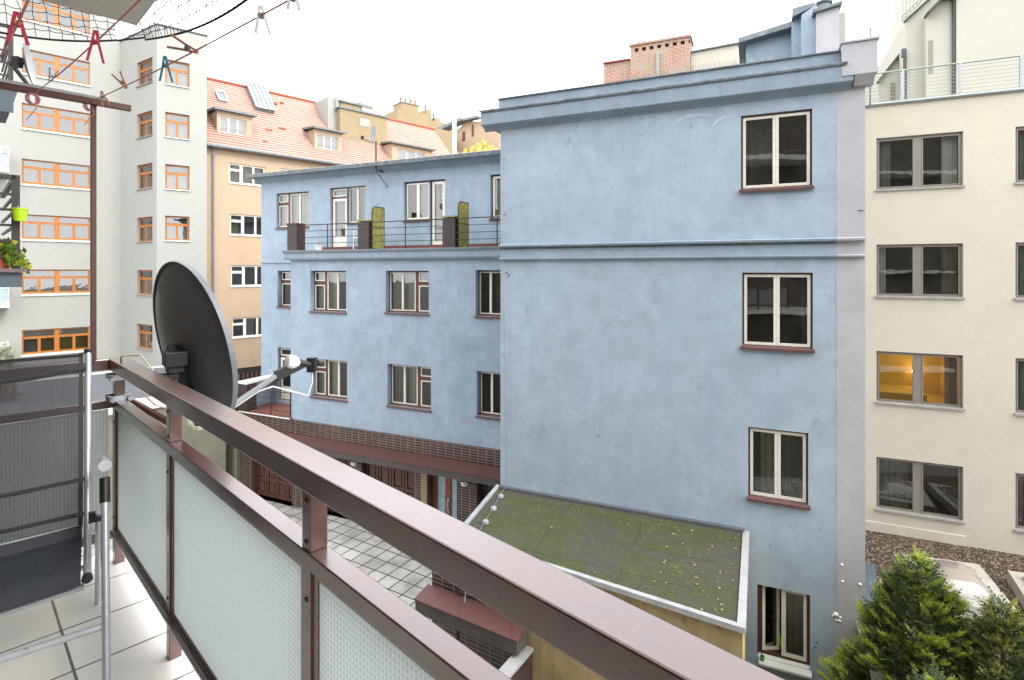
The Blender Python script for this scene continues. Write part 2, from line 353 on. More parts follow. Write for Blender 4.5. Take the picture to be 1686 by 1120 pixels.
    a = math_(t, 'MULTIPLY', ramp(t, w1.outputs['Fac'], [(.3, K(.2)), (.7, K(.75))]), ramp(t, w2.outputs['Fac'], [(.3, K(.2)), (.7, K(.75))]))
    a = math_(t, 'SUBTRACT', 1.0, a); b.inputs['Base Color'].default_value = lin((34, 35, 41)); b.inputs['Roughness'].default_value = .6
    a = math_(t, 'MULTIPLY', a, .97)
    lw = N(t, 'ShaderNodeLayerWeight'); lw.inputs[0].default_value = .5
    a = math_(t, 'MINIMUM', math_(t, 'ADD', a, math_(t, 'MULTIPLY', math_(t, 'POWER', lw.outputs['Facing'], 2.0), .9)), 1.0)
    t.links.new(a, b.inputs['Alpha']); M['mesh'] = m
    M['mesh_seat'] = plain('dark_seat_textile', (42, 46, 54), .55, 0, .12, 14, .3)
    # foliage
    def leafm(name, c1, c2, c3):
        m, t, b, _ = nt(name); g = N(t, 'ShaderNodeNewGeometry'); n = noise(t, coords(t), 3.2, 4)
        c = ramp(t, g.outputs['Random Per Island'], [(0, lin(c1)), (.45, lin(c2)), (1, lin(c3))])
        c = mix(t, ramp(t, n, [(.4, K(0)), (.65, K(.45))]), c, lin(c1))
        t.links.new(c, b.inputs['Base Color']); b.inputs['Roughness'].default_value = .6
        tl = t.nodes.new('ShaderNodeBsdfTranslucent'); t.links.new(c, tl.inputs[0]); ms = t.nodes.new('ShaderNodeMixShader'); ms.inputs[0].default_value = .35
        t.links.new(b.outputs[0], ms.inputs[1]); t.links.new(tl.outputs[0], ms.inputs[2]); t.links.new(ms.outputs[0], _.inputs[0])
        return m
    M['thuja'] = leafm('golden_thuja_leaf', (112, 136, 46), (166, 180, 62), (206, 208, 104))
    M['thuja2'] = leafm('olive_thuja_leaf', (128, 134, 66), (176, 176, 92), (216, 208, 132))
    M['thuja_core'] = leafm('inner_thuja_leaf', (46, 60, 32), (66, 82, 40), (84, 100, 48))  # darker leaf colour paints in the shade inside the crown
    M['willow'] = leafm('yellow_willow_leaf', (160, 144, 70), (196, 180, 96), (214, 200, 130))
    M['geranium'] = leafm('potted_leaf', (66, 100, 36), (110, 140, 50), (200, 190, 60))
    M['hedge'] = leafm('pale_shrub_leaf', (110, 110, 90), (150, 150, 128), (190, 188, 170))
    # bottom floor ground
    M['earth'] = plain('courtyard_asphalt', (110, 106, 98), .9, 0, .2, 2, .3)
    # amber lit room and lamp
    M['amber'] = plain('amber_room_wall', (192, 164, 66), .8, 0, .1, 2)
    m, t, b, _ = nt('lamp_glow'); b.inputs['Emission Color'].default_value = (1, .55, .12, 1); b.inputs['Emission Strength'].default_value = 14; M['glow'] = m
    m, t, b, _ = nt('smoked_dome'); b.inputs['Base Color'].default_value = lin((150, 138, 130)); b.inputs['Roughness'].default_value = .08; b.inputs['Coat Weight'].default_value = 1; b.inputs['Coat Roughness'].default_value = .03; b.inputs['Specular IOR Level'].default_value = 1; M['dome'] = m
    M['leaf_litter'] = leafm('dry_leaf', (150, 110, 60), (190, 170, 110), (215, 200, 150))
    M['white_dish'] = plain('pale_dish_paint', (136, 139, 140), .45, .1, .06)
    M['arm'] = plain('grey_arm_paint', (138, 141, 146), .5, .2, .1, 6)
    M['roof_glass'] = plain('dull_roof_glass', (112, 122, 126), .3, 0, .1, 3)
    M['rim'] = plain('grey_rim_paint', (112, 115, 120), .45, .1, .1, 6)
    M['dish'] = plain('graphite_dish_paint', (88, 89, 94), .42, .2, .1, 3, 0, .6, .2)
    M['frost'] = plain('frosted_door_glass', (150, 170, 178), .25, 0, .06, 5, 0, .8)
spec_mats()

# ------------------------------------------------------------------ windows
def curtain(pl, t0, t1, z0, z1, off, mat, parent, waves=7, amp=.03):
    mb = MB(); n = max(8, int(waves*6)); ph = random.random()*6; vs = []; 
    for i in range(n+1):
        u = i/n; o = off + amp*math.sin(u*waves*6.28 + ph) + amp*.4*math.sin(u*waves*15+ph)
        vs += [pl.P(t0+(t1-t0)*u, o, z0), pl.P(t0+(t1-t0)*u, o*1.0, z1)]
    mb.mesh(vs, [[2*i, 2*i+2, 2*i+3, 2*i+1] for i in range(n)])
    return mb.build('curtain', M[mat], parent, smooth=True)
def window(bld, pl, hole, regions, inset=.16, outer='brown_wood', sash='cream_frame', glass='glass', sill='sill', fw=.05, sw=.05,
           curtains=(), room=True, name='window', sillproj=.06, sillh=.045, silldrop=0.0, roomd=.9, room_mat='room'):
    t0, t1, z0, z1 = hole; W = t1-t0; Hh = z1-z0
    regs = [(t0+fw+(W-2*fw)*a, t0+fw+(W-2*fw)*b, z0+fw+(Hh-2*fw)*c, z0+fw+(Hh-2*fw)*d) for a, b, c, d in regions]
    e = .002
    mb = MB(); mb.slab(pl, t0+e, t1-e, z0+e, z1-e, regs, -inset, .07); w = mb.build(name, M[outer], bld)
    ms = MB(); mp = MB()
    for r in regs:
        q = (r[0]+sw, r[1]-sw, r[2]+sw, r[3]-sw)
        ms.slab(pl, r[0]+e, r[1]-e, r[2]+e, r[3]-e, [q], -inset+.012, .05)
        mp.face([pl.P(q[0]-.005, -inset-.015, q[2]-.005), pl.P(q[1]+.005, -inset-.015, q[2]-.005), pl.P(q[1]+.005, -inset-.015, q[3]+.005), pl.P(q[0]-.005, -inset-.015, q[3]+.005)])
    ms.build('sash', M[sash], w); mp.build('pane', M[glass], w)
    if sill:
        mb = MB(); mb.prism(pl, [(-inset+.004, z0+.03), (-inset+.004, z0+.004), (sillproj-.01, z0-sillh-silldrop*.5), (sillproj, z0-sillh-silldrop*.5), (sillproj, z0-silldrop*.5+.004)], t0-.03, t1+.03)
        mb.build('sill', M[sill], w)
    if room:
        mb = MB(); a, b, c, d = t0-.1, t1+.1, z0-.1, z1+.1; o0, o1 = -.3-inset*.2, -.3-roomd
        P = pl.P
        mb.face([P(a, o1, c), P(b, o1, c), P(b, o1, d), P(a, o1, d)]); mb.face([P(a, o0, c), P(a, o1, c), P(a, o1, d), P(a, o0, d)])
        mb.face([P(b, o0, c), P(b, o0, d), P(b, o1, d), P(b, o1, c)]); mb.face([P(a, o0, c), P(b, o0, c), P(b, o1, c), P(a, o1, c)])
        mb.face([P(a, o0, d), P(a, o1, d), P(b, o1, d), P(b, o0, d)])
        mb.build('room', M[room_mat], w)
    for (a, b, c, d, mt, o) in curtains:
        curtain(pl, t0+W*a, t0+W*b, z0+Hh*c, z0+Hh*d, -inset-o, mt, w, max(2, int((b-a)*W*7)))
    return w
TWO = [(0, .49, 0, 1), (.51, 1, 0, 1)]
TWO_ = [(0, .5, 0, 1), (.5, 1, 0, 1)]
L3 = [(0, .30, 0, .66), (0, .30, .76, 1), (.38, .69, 0, 1), (.69, 1, 0, 1)]
R3 = [(0, .32, 0, 1), (.32, .64, 0, 1), (.72, 1, 0, .66), (.72, 1, .76, 1)]

# ================================================================== BLUE APARTMENT BUILDING
VPB = -1170
A = Pl(1278, 10.8, VPB)                      # gable wall of the projecting block
B1 = Pl(805, 16.8, u=A.u)                    # bay with two window rows
B2 = B1.shift(-1.45)                         # set-back top floor
G = -8.7                                     # courtyard level
blue = thing('apartment_building', 'blue rendered apartment building with a set-back wing, balconies and brown windows', 'building', A.P(-3, -4, G))
aT0, aT1, aTs = A.T(824), A.T(1424.5), A.T(1377)
hA = [(A.T(1220), A.T(1337.5), A.Z(1220, 313), A.Z(1220, 191)),
      (A.T(1222), A.T(1338.5), A.Z(1222, 570), A.Z(1222, 449)),
      (A.T(1232), A.T(1331), A.Z(1232, 818), A.Z(1232, 703)),
      (A.T(1247), A.T(1334), A.Z(1247, 1081), A.Z(1247, 962))]
mb = MB(); mb.slab(A, aT0, aTs, G-1.5, 3.6, hA, 0, .34)
P = A.P
mb.box(A, aT0, aT0+.3, -12, -.35, G-1.5, 3.6)
mb.build('wall', M['blue'], blue)
mb = MB(); mb.box(A, aTs, aT1, -12, .004, G-1.5, 3.6); mb.build('wall', M['lilac'], blue)
mb = MB(); mb.box(A, aT0+.31, aTs-.01, -12, -1.4, 3.2, 3.86); mb.build('roof', M['shed_roof'], blue)
# cornice: sloping soffit, gutter fascia, parapet with tin capping
mb = MB(); prof = [(0.004, 3.40), (.05, 3.47), (.13, 3.50), (.20, 3.51), (.22, 3.53), (.24, 3.82), (.20, 3.87), (.06, 3.89), (.004, 3.89)]
mb.prism(A, prof, aT0-.42, aTs+.25)
mb.prism(A, [(-.3, 3.6), (.06, 3.6), (.06, 4.14), (-.3, 4.14)], aT0-.02, aTs+.06)
mb.prism(A, [(-12, 3.56), (-.01, 3.56), (-.01, 3.86), (-12, 3.86)], aT0-.42, aT0-.03)
mb.build('cornice', M['trim'], blue)
mb = MB(); mb.prism(A, [(-.34, 4.14), (.10, 4.14), (.10, 4.165), (-.34, 4.19)], aT0-.04, aTs+.06)
mb.prism(A, [(.25, 3.845), (.27, 3.82), (.275, 3.865), (.2, 3.905), (.062, 3.92), (.062, 3.895)], aT0-.45, aTs+.15)
mb.build('flashing', M['zinc_dark'], blue)
mb = MB(); mb.box(A, aTs+.065, aT1+.16, -.5, .24, 3.62, 4.22); mb.prism(A, [(-.1, 3.45), (.1, 3.45), (.235, 3.615), (-.1, 3.615)], aTs+.27, aT1+.12)
mb.box(A, aTs+.04, aT1+.19, -.54, .27, 4.222, 4.26); mb.build('corner_parapet', M['lilac'], blue)
mb = MB()
for (x0_, x1_, mt_) in ((aT0-.02, aTs, 'trim'), (aTs+.003, aT1-.01, 'lilac')):
    mb = MB(); mb.prism(A, [(.006, .55), (.10, .56), (.11, .60), (.006, .625)], x0_, x1_); mb.build('string_course', M[mt_], blue)
    mb = MB(); mb.prism(A, [(.006, .24), (.07, .25), (.08, .28), (.006, .30)], x0_, x1_); mb.build('string_course', M[mt_], blue)
mb = MB(); mb.box(A, aT0-.02, aTs, .007, .012, .505, .552)  # dark strip standing in for the contact shadow under the string course
mb.build('shade_strip', M['zinc_dark'], blue)
mb = MB()
for i in range(170):
    t = A.T(1015) + (A.T(1275)-A.T(1015))*i/170; x = random.uniform(-.03, .03)
    mb.tube([A.P(t, -.02, 4.18), A.P(t+x, .02+random.uniform(-.05, .05), 4.29)], .0025, 3)
mb.build('bird_spike_strip', M['steel'], blue)
# gable windows
wn = [dict(curtains=[(.02, .48, .02, .98, 'curtain_grey', .25)]),
      dict(curtains=[(.86, .99, .02, .98, 'curtain_grey', .2)]),
      dict(curtains=[(.22, .5, .02, .98, 'curtain', .2), (.52, .98, .02, .98, 'curtain_grey', .25)])]
for h, kw in zip(hA[:3], wn):
    window(blue, A, h, TWO_, inset=.07, fw=.035, sw=.055, sillproj=.07, silldrop=.03, **kw)
# bottom window, left sash ajar
h = hA[3]; t0, t1, z0, z1 = h
mb = MB(); mb.slab(A, t0+.002, t1-.002, z0+.002, z1-.002, [(t0+.09, t1-.05, z0+.09, z1-.02)], -.10, .08); w4 = mb.build('window', M['brown_wood'], blue)
mb = MB(); tm = t0+.09+(t1-t0-.14)*.5
mb.slab(A, tm-.05, t1-.055, z0+.095, z1-.025, [(tm+.03, t1-.11, z0+.16, z1-.08)], -.08, .05); mb.build('sash', M['cream_frame'], w4)
mb = MB(); hw = tm-.05-t0-.09; ang = math.radians(-24)
fr = Fr(A.P(t0+.095, -.09, 0)[:2], (A.u[0]*math.cos(ang)-A.u[1]*math.sin(ang), A.u[0]*math.sin(ang)+A.u[1]*math.cos(ang)), A.n)
fr.n = (fr.u[1], -fr.u[0]); 
ang2 = 24
fr.u = (A.u[0]*math.cos(math.radians(ang2))-A.u[1]*math.sin(math.radians(ang2)), A.u[0]*math.sin(math.radians(ang2))+A.u[1]*math.cos(math.radians(ang2))); fr.n = (-fr.u[1]*-1*-1, fr.u[0]*-1)
fr.n = (fr.u[1], -fr.u[0])
mb.slab(fr, 0, hw, z0+.1, z1-.03, [(.055, hw-.055, z0+.16, z1-.08)], 0, .05, back=True); sa = mb.build('sash', M['cream_frame'], w4); sa['label'] = 'left sash standing ajar'
mb = MB()
mb.face([fr.P(.05, -.02, z0+.155), fr.P(hw-.05, -.02, z0+.155), fr.P(hw-.05, -.02, z1-.075), fr.P(.05, -.02, z1-.075)])
mb.face([A.P(tm+.03, -.1, z0+.16), A.P(t1-.11, -.1, z0+.16), A.P(t1-.11, -.1, z1-.08), A.P(tm+.03, -.1, z1-.08)]); mb.build('pane', M['glass'], w4)
mb = MB(); a, b, c, d = t0-.1, t1+.1, z0-.1, z1+.1; P = A.P; o0, o1 = -.34, -1.7
mb.face([P(a, o1, c), P(b, o1, c), P(b, o1, d), P(a, o1, d)]); mb.face([P(a, o0, c), P(a, o1, c), P(a, o1, d), P(a, o0, d)]); mb.face([P(b, o0, c), P(b, o0, d), P(b, o1, d), P(b, o1, c)])
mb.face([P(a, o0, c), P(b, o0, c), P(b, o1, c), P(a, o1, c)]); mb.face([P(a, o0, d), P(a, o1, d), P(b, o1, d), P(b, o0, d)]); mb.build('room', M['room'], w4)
curtain(A, t1-.35, t1-.1, z0, z1, -.3, 'curtain_brown', w4, 2)
mb = MB(); mb.prism(A, [(-.095, z0+.03), (-.095, z0-.02), (.12, z0-.09), (.12, z0-.05)], t0+.02, t1+.02); mb.build('sill', M['sill_white'], w4)
# small bits resting on that sill
o = thing('cup', 'small green cup standing on the left end of the lowest blue-wall window sill', 'cup', A.P(t0+.09, .04, z0-.02))
mb = MB(); mb.lathe(A.P(t0+.09, .04, z0-.035), UP, [(.035, 0), (.045, .1), (.04, .1), (.03, .02)], 14); mb.build('cup_body', M['green_plastic'], o, smooth=True)
mb = MB(); mb.tube([A.P(t0+.09, .04, z0-.01), A.P(t0+.07, .05, z0+.16)], .008, 6); mb.build('brush_handle', M['black'], o)
o = thing('bottle', 'lime green bottle standing inside the ajar lowest window', 'bottle', A.P(t0+.38, -.28, z0))
mb = MB(); mb.lathe(A.P(t0+.40, -.26, z0+.14), UP, [(.04, 0), (.042, .02), (.04, .09), (.042, .13), (.04, .2), (.02, .24), (.02, .27)], 16); mb.build('bottle_body', M['lime'], o, smooth=True)
# repair patches, bolts and the old hooks on the gable wall
mb = MB()
for px, py, r in ((1386, 930, .028), (1387, 957, .026), (1416, 962, .03), (1376, 1012, .05)):
    p = A.P(A.T(px), .0, A.Z(px, py)); mb = MB(); mb.lathe(p, (A.n[0], A.n[1], 0), [(r, 0), (r*.8, .012), (r*.35, .025)], 10); mb.build('plaster_patch', M['white_plastic'], blue)
mb = MB()
for k in range(5): 
    p = A.P(A.T(1378)+random.uniform(-.06, .06), 0, A.Z(1378, 1016)+random.uniform(-.07, .05)); mb.lathe(p, (A.n[0], A.n[1], 0), [(.028, 0), (.02, .012), (.008, .018)], 7)
mb.build('plaster_patch', M['white_plastic'], blue)
mb = MB()
for px, py in ((828, 262), (830, 352), (832, 448), (836, 452), (1412, 346)):
    mb.beam(A.P(A.T(px), -.02, A.Z(px, py)), A.P(A.T(px)+.09, .09, A.Z(px, py)-.03), .015, .015)
mb.build('wall_hook', M['dark_brown'], blue)

# pale trowel arcs near the top of the gable and paint specks by the lowest window
for pts_, w_ in ((((1103, 216), (1108, 205), (1118, 197), (1134, 191), (1155, 189), (1178, 190)), .035), (((1174, 208), (1180, 199), (1192, 193), (1210, 191)), .03)):
    mb = MB(); q_ = [A.P(A.T(x), .0, A.Z(x, y)) for x, y in pts_]
    vs = []
    for i, p in enumerate(q_):
        d_ = (q_[min(i+1, len(q_)-1)]-q_[max(i-1, 0)]).normalized(); up_ = Vector((A.n[0], A.n[1], 0)).cross(d_).normalized(); k_ = w_*math.sin(math.pi*(i+.6)/len(q_))
        vs += [p+up_*k_+Vector((A.n[0], A.n[1], 0))*.003, p-up_*k_+Vector((A.n[0], A.n[1], 0))*.003]
    mb.mesh(vs, [[2*i, 2*i+2, 2*i+3, 2*i+1] for i in range(len(q_)-1)]); mb.build('plaster_scuff', M['scuff'], blue)
for px, py, c_ in ((1342, 1066, 'blue_speck'), (1345, 1058, 'blue_speck'), (1303, 1105, 'blue_speck'), (1300, 1110, 'green_plastic')):
    p = A.P(A.T(px), 0, A.Z(px, py)); mb = MB(); mb.lathe(p, (A.n[0], A.n[1], 0), [(.022, 0), (.014, .01)], 6); mb.build('paint_speck', M[c_], blue)

# bay (two rows), brick base storey, canopy
bt0, bt1 = B1.T(478.5), B1.T(825)+.6
hB = [B1.H(511, 570, 446, 512), B1.H(635, 706, 446, 514), B1.H(783, 846, 445, 520), B1.H(512, 571.5, 590, 652), B1.H(638, 709.5, 599, 667), B1.H(785, 848, 611, 684)]
mb = MB(); mb.slab(B1, bt0, bt1, -5.5, .36, hB, 0, .3)
mb.box(B1, bt0, bt0+.25, -1.44, -.305, -5.5, .36)
mb.build('wall', M['blue2'], blue)
for i, h in enumerate(hB):
    reg = [L3, R3, R3][i % 3]
    cur = [[(.0, .3, .02, .98, 'curtain', .22), (.36, .62, .02, .98, 'curtain', .2), (.8, 1, .02, .98, 'curtain', .25)],
           [(.03, .3, .02, .98, 'curtain_grey', .2), (.36, .62, .02, .98, 'curtain', .25)],
           [(.4, .8, .02, .98, 'curtain_grey', .25)]][i % 3]
    window(blue, B1, h, reg, inset=.19, fw=.05, sw=.035, curtains=cur, silldrop=.04, sillproj=.05)
# balcony slab edge and floor
mb = MB(); mb.prism(B1, [(-1.44, .37), (.12, .37), (.16, .44), (.16, .60), (.20, .64), (.20, .70), (-1.44, .71)], bt0-.18, bt1); bs = mb.build('balcony_slab', M['trim'], blue)
mb = MB(); mb.prism(B1, [(.165, .69), (.225, .66), (.225, .705), (.1, .725), (-1.40, .725), (-1.40, .712), (.1, .712)], bt0-.2, bt1); mb.build('flashing', M['zinc_dark'], bs)
mb = MB(); mb.prism(B1, [(-1.437, .73), (-1.41, .73), (-1.41, .9), (-1.437, .9)], B1.T(480), bt1); mb.build('plinth', M['plinth'], bs)
# railing of the blue balcony
mb = MB(); zt = 1.62
for z in (1.64, 1.42, 1.19, .97): mb.tube([B1.P(B1.T(500), .02, z), B1.P(bt1-.05, .02, z)], .02 if z > 1.6 else .012, 6)
for px in (540, 668, 819): mb.tube([B1.P(B1.T(px), .02, .72), B1.P(B1.T(px), .02, 1.64)], .02, 6)
mb.build('balcony_railing', M['dark_brown'], blue)
for px0, px1, lab in ((475, 497, 0), (591, 616, 1), (730, 756, 1)):
    t0_ = B1.T(px0); mb = MB(); mb.box(B1, t0_, t0_+.46, -.36, .06, .72, 1.66 if lab else 1.68)
    pr = mb.build('brick_pier', M['brick_dark2'], blue)
    mb = MB(); mb.box(B1, t0_-.03, t0_+.49, -.39, .09, 1.683, 1.73); mb.build('coping', M['green_panel' if lab else 'brown_wood'], pr)
    if lab:
        ts = t0_+.52; fz = [(1.75+.0, 2.0), ]
        fr2 = Fr(B1.P(ts, 0, 0)[:2], (-B1.n[0], -B1.n[1]), B1.u)
        pf = [(.05, .74), (.05, 1.98), (.10, 2.14), (.2, 2.2), (.72, 2.2), (.72, .74)]
        mb = MB(); mb.poly(fr2, pf, -.01, .01); scn = mb.build('privacy_screen', M['green_panel'], blue)
        mb = MB()
        for a_, b_ in zip(pf, pf[1:]+pf[:1]): mb.beam(fr2.P(a_[0], .0, a_[1]), fr2.P(b_[0], .0, b_[1]), .03, .03)
        for q in (.27, .5): mb.beam(fr2.P(q, 0, .75), fr2.P(q, 0, 2.2), .02, .026)
        mb.beam(fr2.P(.05, 0, 1.5), fr2.P(.72, 0, 1.5), .02, .026); mb.build('screen_frame', M['dark_brown'], scn)
# set-back facade
ct0, ct1 = B2.T(430), B2.T(822)+1.2
h1 = B2.H(455, 508, 319, 376)
d1 = (B2.T(543.5), B2.T(601.5), B2.Z(543.5, 411), B2.Z(543.5, 310))
w2 = (B2.T(665), B2.T(732.5), B2.Z(665, 364), B2.Z(665, 300)); zf = .73
w3 = (B2.T(807), B2.T(852), B2.Z(807, 361), B2.Z(807, 288))
def split_open(h, td, left):                  # door plus window: two holes side by side
    if left: return [(h[0], td, zf, h[3]), (td, h[1], h[2], h[3])]
    return [(h[0], td, h[2], h[3]), (td, h[1], zf, h[3])]
td1 = B2.T(571); o1 = [(d1[0], td1, zf+.05, d1[3]), (td1, d1[1], B2.Z(571, 368), d1[3])]
td2 = B2.T(707); o2 = [(w2[0], td2, w2[2], w2[3]), (td2, w2[1], zf+.1, w2[3])]
h5 = (B2.T(457), B2.T(505), B2.Z(457, 505), B2.Z(457, 446)); h6 = (B2.T(457.5), B2.T(505), -5.33, B2.Z(457.5, 572))
mb = MB(); mb.slab(B2, ct0, ct1, .3, 3.95, [h1]+o1+o2+[w3], 0, .3)
mb.slab(B2, ct0, bt0+2.4, -8.7, .3, [h5, h6], 0, .3)
mb.box(B2, ct0, ct0+.3, -10, -.301, -8.7, 3.95)
mb.build('wall', M['blue2'], blue)
window(blue, B2, h1, L3, inset=.12, fw=.05, sw=.035, curtains=[(.03, .28, .02, .98, 'curtain', .2), (.4, .95, .02, .98, 'curtain', .2)])
def door(pl, h, sashm, name='balcony_door', low=.35, curt='curtain'):
    t0, t1, z0, z1 = h; mb = MB(); top = z1-.42
    if low > .3: mb.slab(pl, t0, t1, z0, z1, [(t0+.05, t1-.06, z0+.02, top), (t0+.05, t1-.06, top+.08, z1-.05)], -.12, .07)
    else: mb.slab(pl, t0, t1, z0, z1, [(t0+.05, t1-.05, z0+.04, z1-.05)], -.12, .07)
    d = mb.build(name, M['brown_wood'] if low > .3 else M['dark_brown'], blue); ms = MB(); mp = MB()
    zz = top if low > .3 else z1-.05
    q = (t0+.15, t1-.16, z0+(.55 if low > .3 else .2), zz-.1); ms.slab(pl, t0+.052, t1-.062, z0+.022, zz-.002, [q], -.105, .05)
    mp.face([pl.P(q[0], -.14, q[2]), pl.P(q[1], -.14, q[2]), pl.P(q[1], -.14, q[3]), pl.P(q[0], -.14, q[3])])
    if low > .3:
        q = (t0+.09, t1-.1, top+.12, z1-.09); ms.slab(pl, t0+.052, t1-.062, top+.082, z1-.052, [q], -.105, .05); mp.face([pl.P(q[0], -.14, q[2]), pl.P(q[1], -.14, q[2]), pl.P(q[1], -.14, q[3]), pl.P(q[0], -.14, q[3])])
    ms.build('sash', M[sashm], d); mp.build('pane', M['glass'], d)
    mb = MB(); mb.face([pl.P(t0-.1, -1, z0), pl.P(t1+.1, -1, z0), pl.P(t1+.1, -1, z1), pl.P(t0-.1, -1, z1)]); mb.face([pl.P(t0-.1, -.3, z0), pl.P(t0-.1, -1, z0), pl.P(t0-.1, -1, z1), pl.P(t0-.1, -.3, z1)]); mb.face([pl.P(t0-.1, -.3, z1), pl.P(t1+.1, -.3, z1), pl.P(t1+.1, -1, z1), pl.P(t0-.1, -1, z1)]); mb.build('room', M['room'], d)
    if curt: curtain(pl, t0+.1, t1-.1, z0+.1, z1-.1, -.3, curt, d, 6)
    return d
door(B2, o1[0], 'white_frame')
window(blue, B2, o1[1], TWO, inset=.12, fw=.03, sw=.04, curtains=[(.55, .95, .02, .98, 'curtain_grey', .2)])
window(blue, B2, o2[0], TWO_, inset=.12, outer='dark_brown', sash='white_frame', fw=.05, sw=.06, curtains=[(.5, .95, .02, .98, 'curtain', .12)])
door(B2, o2[1], 'white_frame', low=.1)
window(blue, B2, w3, [(0, 1, 0, 1)], inset=.12, outer='dark_brown', sash='white_frame', fw=.05, sw=.07, curtains=[(.05, .95, .02, .98, 'curtain', .12)])
window(blue, B2, (h5[0], h5[1], h5[2], h5[3]), [(0, .6, 0, .66), (0, .6, .76, 1), (.7, 1, 0, 1)], inset=.19, fw=.05, sw=.035)
door(B2, h6, 'cream_frame', low=.4, curt=None)
mb = MB(); mb.prism(B2, [(.003, .28), (.05, .30), (.05, .33), (.003, .34)], ct0, bt0); mb.build('string_course', M['trim'], blue)
mb = MB(); mb.prism(B2, [(-10, 3.82), (.003, 3.62), (.16, 3.78), (.34, 3.82), (.34, 3.86), (-10, 4.4)], ct0-.25, ct1); ev = mb.build('eaves', M['trim'], blue)
mb = MB(); mb.prism(B2, [(.345, 3.80), (.46, 3.80), (.48, 3.93), (.44, 3.95), (.30, 3.93), (-10, 4.45), (-10, 4.41), (.3, 3.88)], ct0-.35, ct1); mb.build('gutter', M['zinc_dark'], ev)
# brick storey
gt0 = B1.T(396); gz = -6.30
bay = B1.shift(.05)
holes = []; dz = -6.42
dr = [(415, 481), (533, 581), (595, 682), (705, 752), (785, 826)]
for a_, b_ in dr: holes.append((bay.T(a_), bay.T(b_), G, dz))
mb = MB(); mb.slab(bay, gt0, bt1, G-.02, -5.5, holes, 0, .35); mb.box(bay, gt0, bt1, -1.5, -.352, -5.62, -5.51)
mb.build('brick_base', M['brick_dark'], blue)
mb = MB(); mb.box(bay, gt0, bay.T(480), -1.5, .02, -5.498, -5.45); mb.build('terrace_floor', M['terrace'], blue)
mb = MB(); mb.box(bay, gt0, bay.T(478), .022, .06, -5.50, -5.46); mb.build('terrace_edge', M['sill_white'], blue)
mb = MB()
for k in range(9): 
    t = gt0+.3+k*.26; mb.box(bay, t, t+.07, .0, .05, -5.449, -5.43)
mb.build('terrace_drain', M['dark_brown'], blue)
mb = MB(); tt = bay.T(392.5); mb.box(bay, tt, tt+.5, -.42, .03, -5.44, -4.40); pr = mb.build('brick_pier', M['brick_dark2'], blue)
mb = MB(); mb.box(bay, tt-.04, tt+.54, -1.5, .07, -4.398, -4.33); mb.build('coping', M['sill_white'], pr)
mb = MB(); mb.box(bay, tt, tt+.2, -1.5, -.43, -5.44, -4.40); mb.build('side_wall', M['blue2'], blue)
mb = MB()
for z in (-4.55, -4.80, -5.03, -5.26): mb.tube([bay.P(tt+.5, -.03, z), bay.P(bay.T(478.5), -.03, z)], .02 if z > -4.6 else .012, 6)
for px in (445, 477): mb.tube([bay.P(bay.T(px), -.03, -5.44), bay.P(bay.T(px), -.03, -4.55)], .018, 6)
mb.build('terrace_railing', M['dark_brown'], blue)
mb = MB(); mb.prism(bay, [(.003, -6.02), (.62, -6.12), (.62, -6.15), (.003, -6.06)], gt0+.4, bt1); cn = mb.build('canopy', M['canopy'], blue)
mb = MB(); mb.prism(bay, [(.003, -6.062), (.60, -6.152), (.60, -6.36), (.003, -6.38)], gt0+.42, bt1); mb.build('fascia', M['fascia'], cn)
def garage(a_, b_):
    t0, t1 = bay.T(a_), bay.T(b_); W = t1-t0; n = 4; mb = MB(); mb.box(bay, t0, t1, -.34, -.28, G, dz)
    for k in range(n):
        x0 = t0+W*k/n; x1 = t0+W*(k+1)/n; mb.slab(bay, x0+.012, x1-.012, G+.02, dz-.03, [(x0+.1, x1-.1, G+.15, G+.62), (x0+.1, x1-.1, G+.74, G+1.25), (x0+.1, x1-.1, G+1.37, dz-.14)], -.235, .045)
        for z0, z1 in ((G+.2, G+.57), (G+.79, G+1.2), (G+1.42, dz-.19)): mb.box(bay, x0+.14, x1-.14, -.28, -.245, z0, z1)
    mb.build('garage_door', M['timber_door'], blue)
for a_, b_ in dr[:3]: garage(a_, b_)
# entrance: timber door between frosted side lights
t0, t1 = bay.T(705), bay.T(752); mb = MB(); W = t1-t0
mb.slab(bay, t0, t1, G, dz, [(t0+.18, t0+W*.46, G+.12, dz-.05), (t0+W*.66, t1-.05, G+.12, dz-.05)], -.25, .06); ed = mb.build('entrance_door', M['orange_door'], blue)
mb = MB(); mb.face([bay.P(t0+.15, -.29, G+.1), bay.P(t1-.03, -.29, G+.1), bay.P(t1-.03, -.29, dz-.03), bay.P(t0+.15, -.29, dz-.03)]); mb.build('pane', M['frost'], ed)
mb = MB(); mb.tube([bay.P(t0+W*.57, -.2, G+.95), bay.P(t0+W*.57, -.2, G+1.2)], .018, 6); mb.box(bay, t0+W*.55, t0+W*.6, -.248, -.225, G+.85, G+1.3); mb.build('handle', M['alu'], ed)
t0, t1 = bay.T(785), bay.T(826); mb = MB(); mb.slab(bay, t0, t1+.4, G, dz, [(t0+.5, t1-.1, G+.1, dz-.04)], -.3, .06); e2 = mb.build('side_door', M['dark_brown'], blue)
mb = MB(); mb.face([bay.P(t0+.4, -.34, G), bay.P(t1, -.34, G), bay.P(t1, -.34, dz), bay.P(t0+.4, -.34, dz)]); mb.build('pane', M['frost'], e2)
t0, t1 = bay.T(694), bay.T(704); mb = MB(); mb.box(bay, t0, t1, .003, .04, G, dz+.03); mb.build('entrance_pier', M['tan2'], blue)
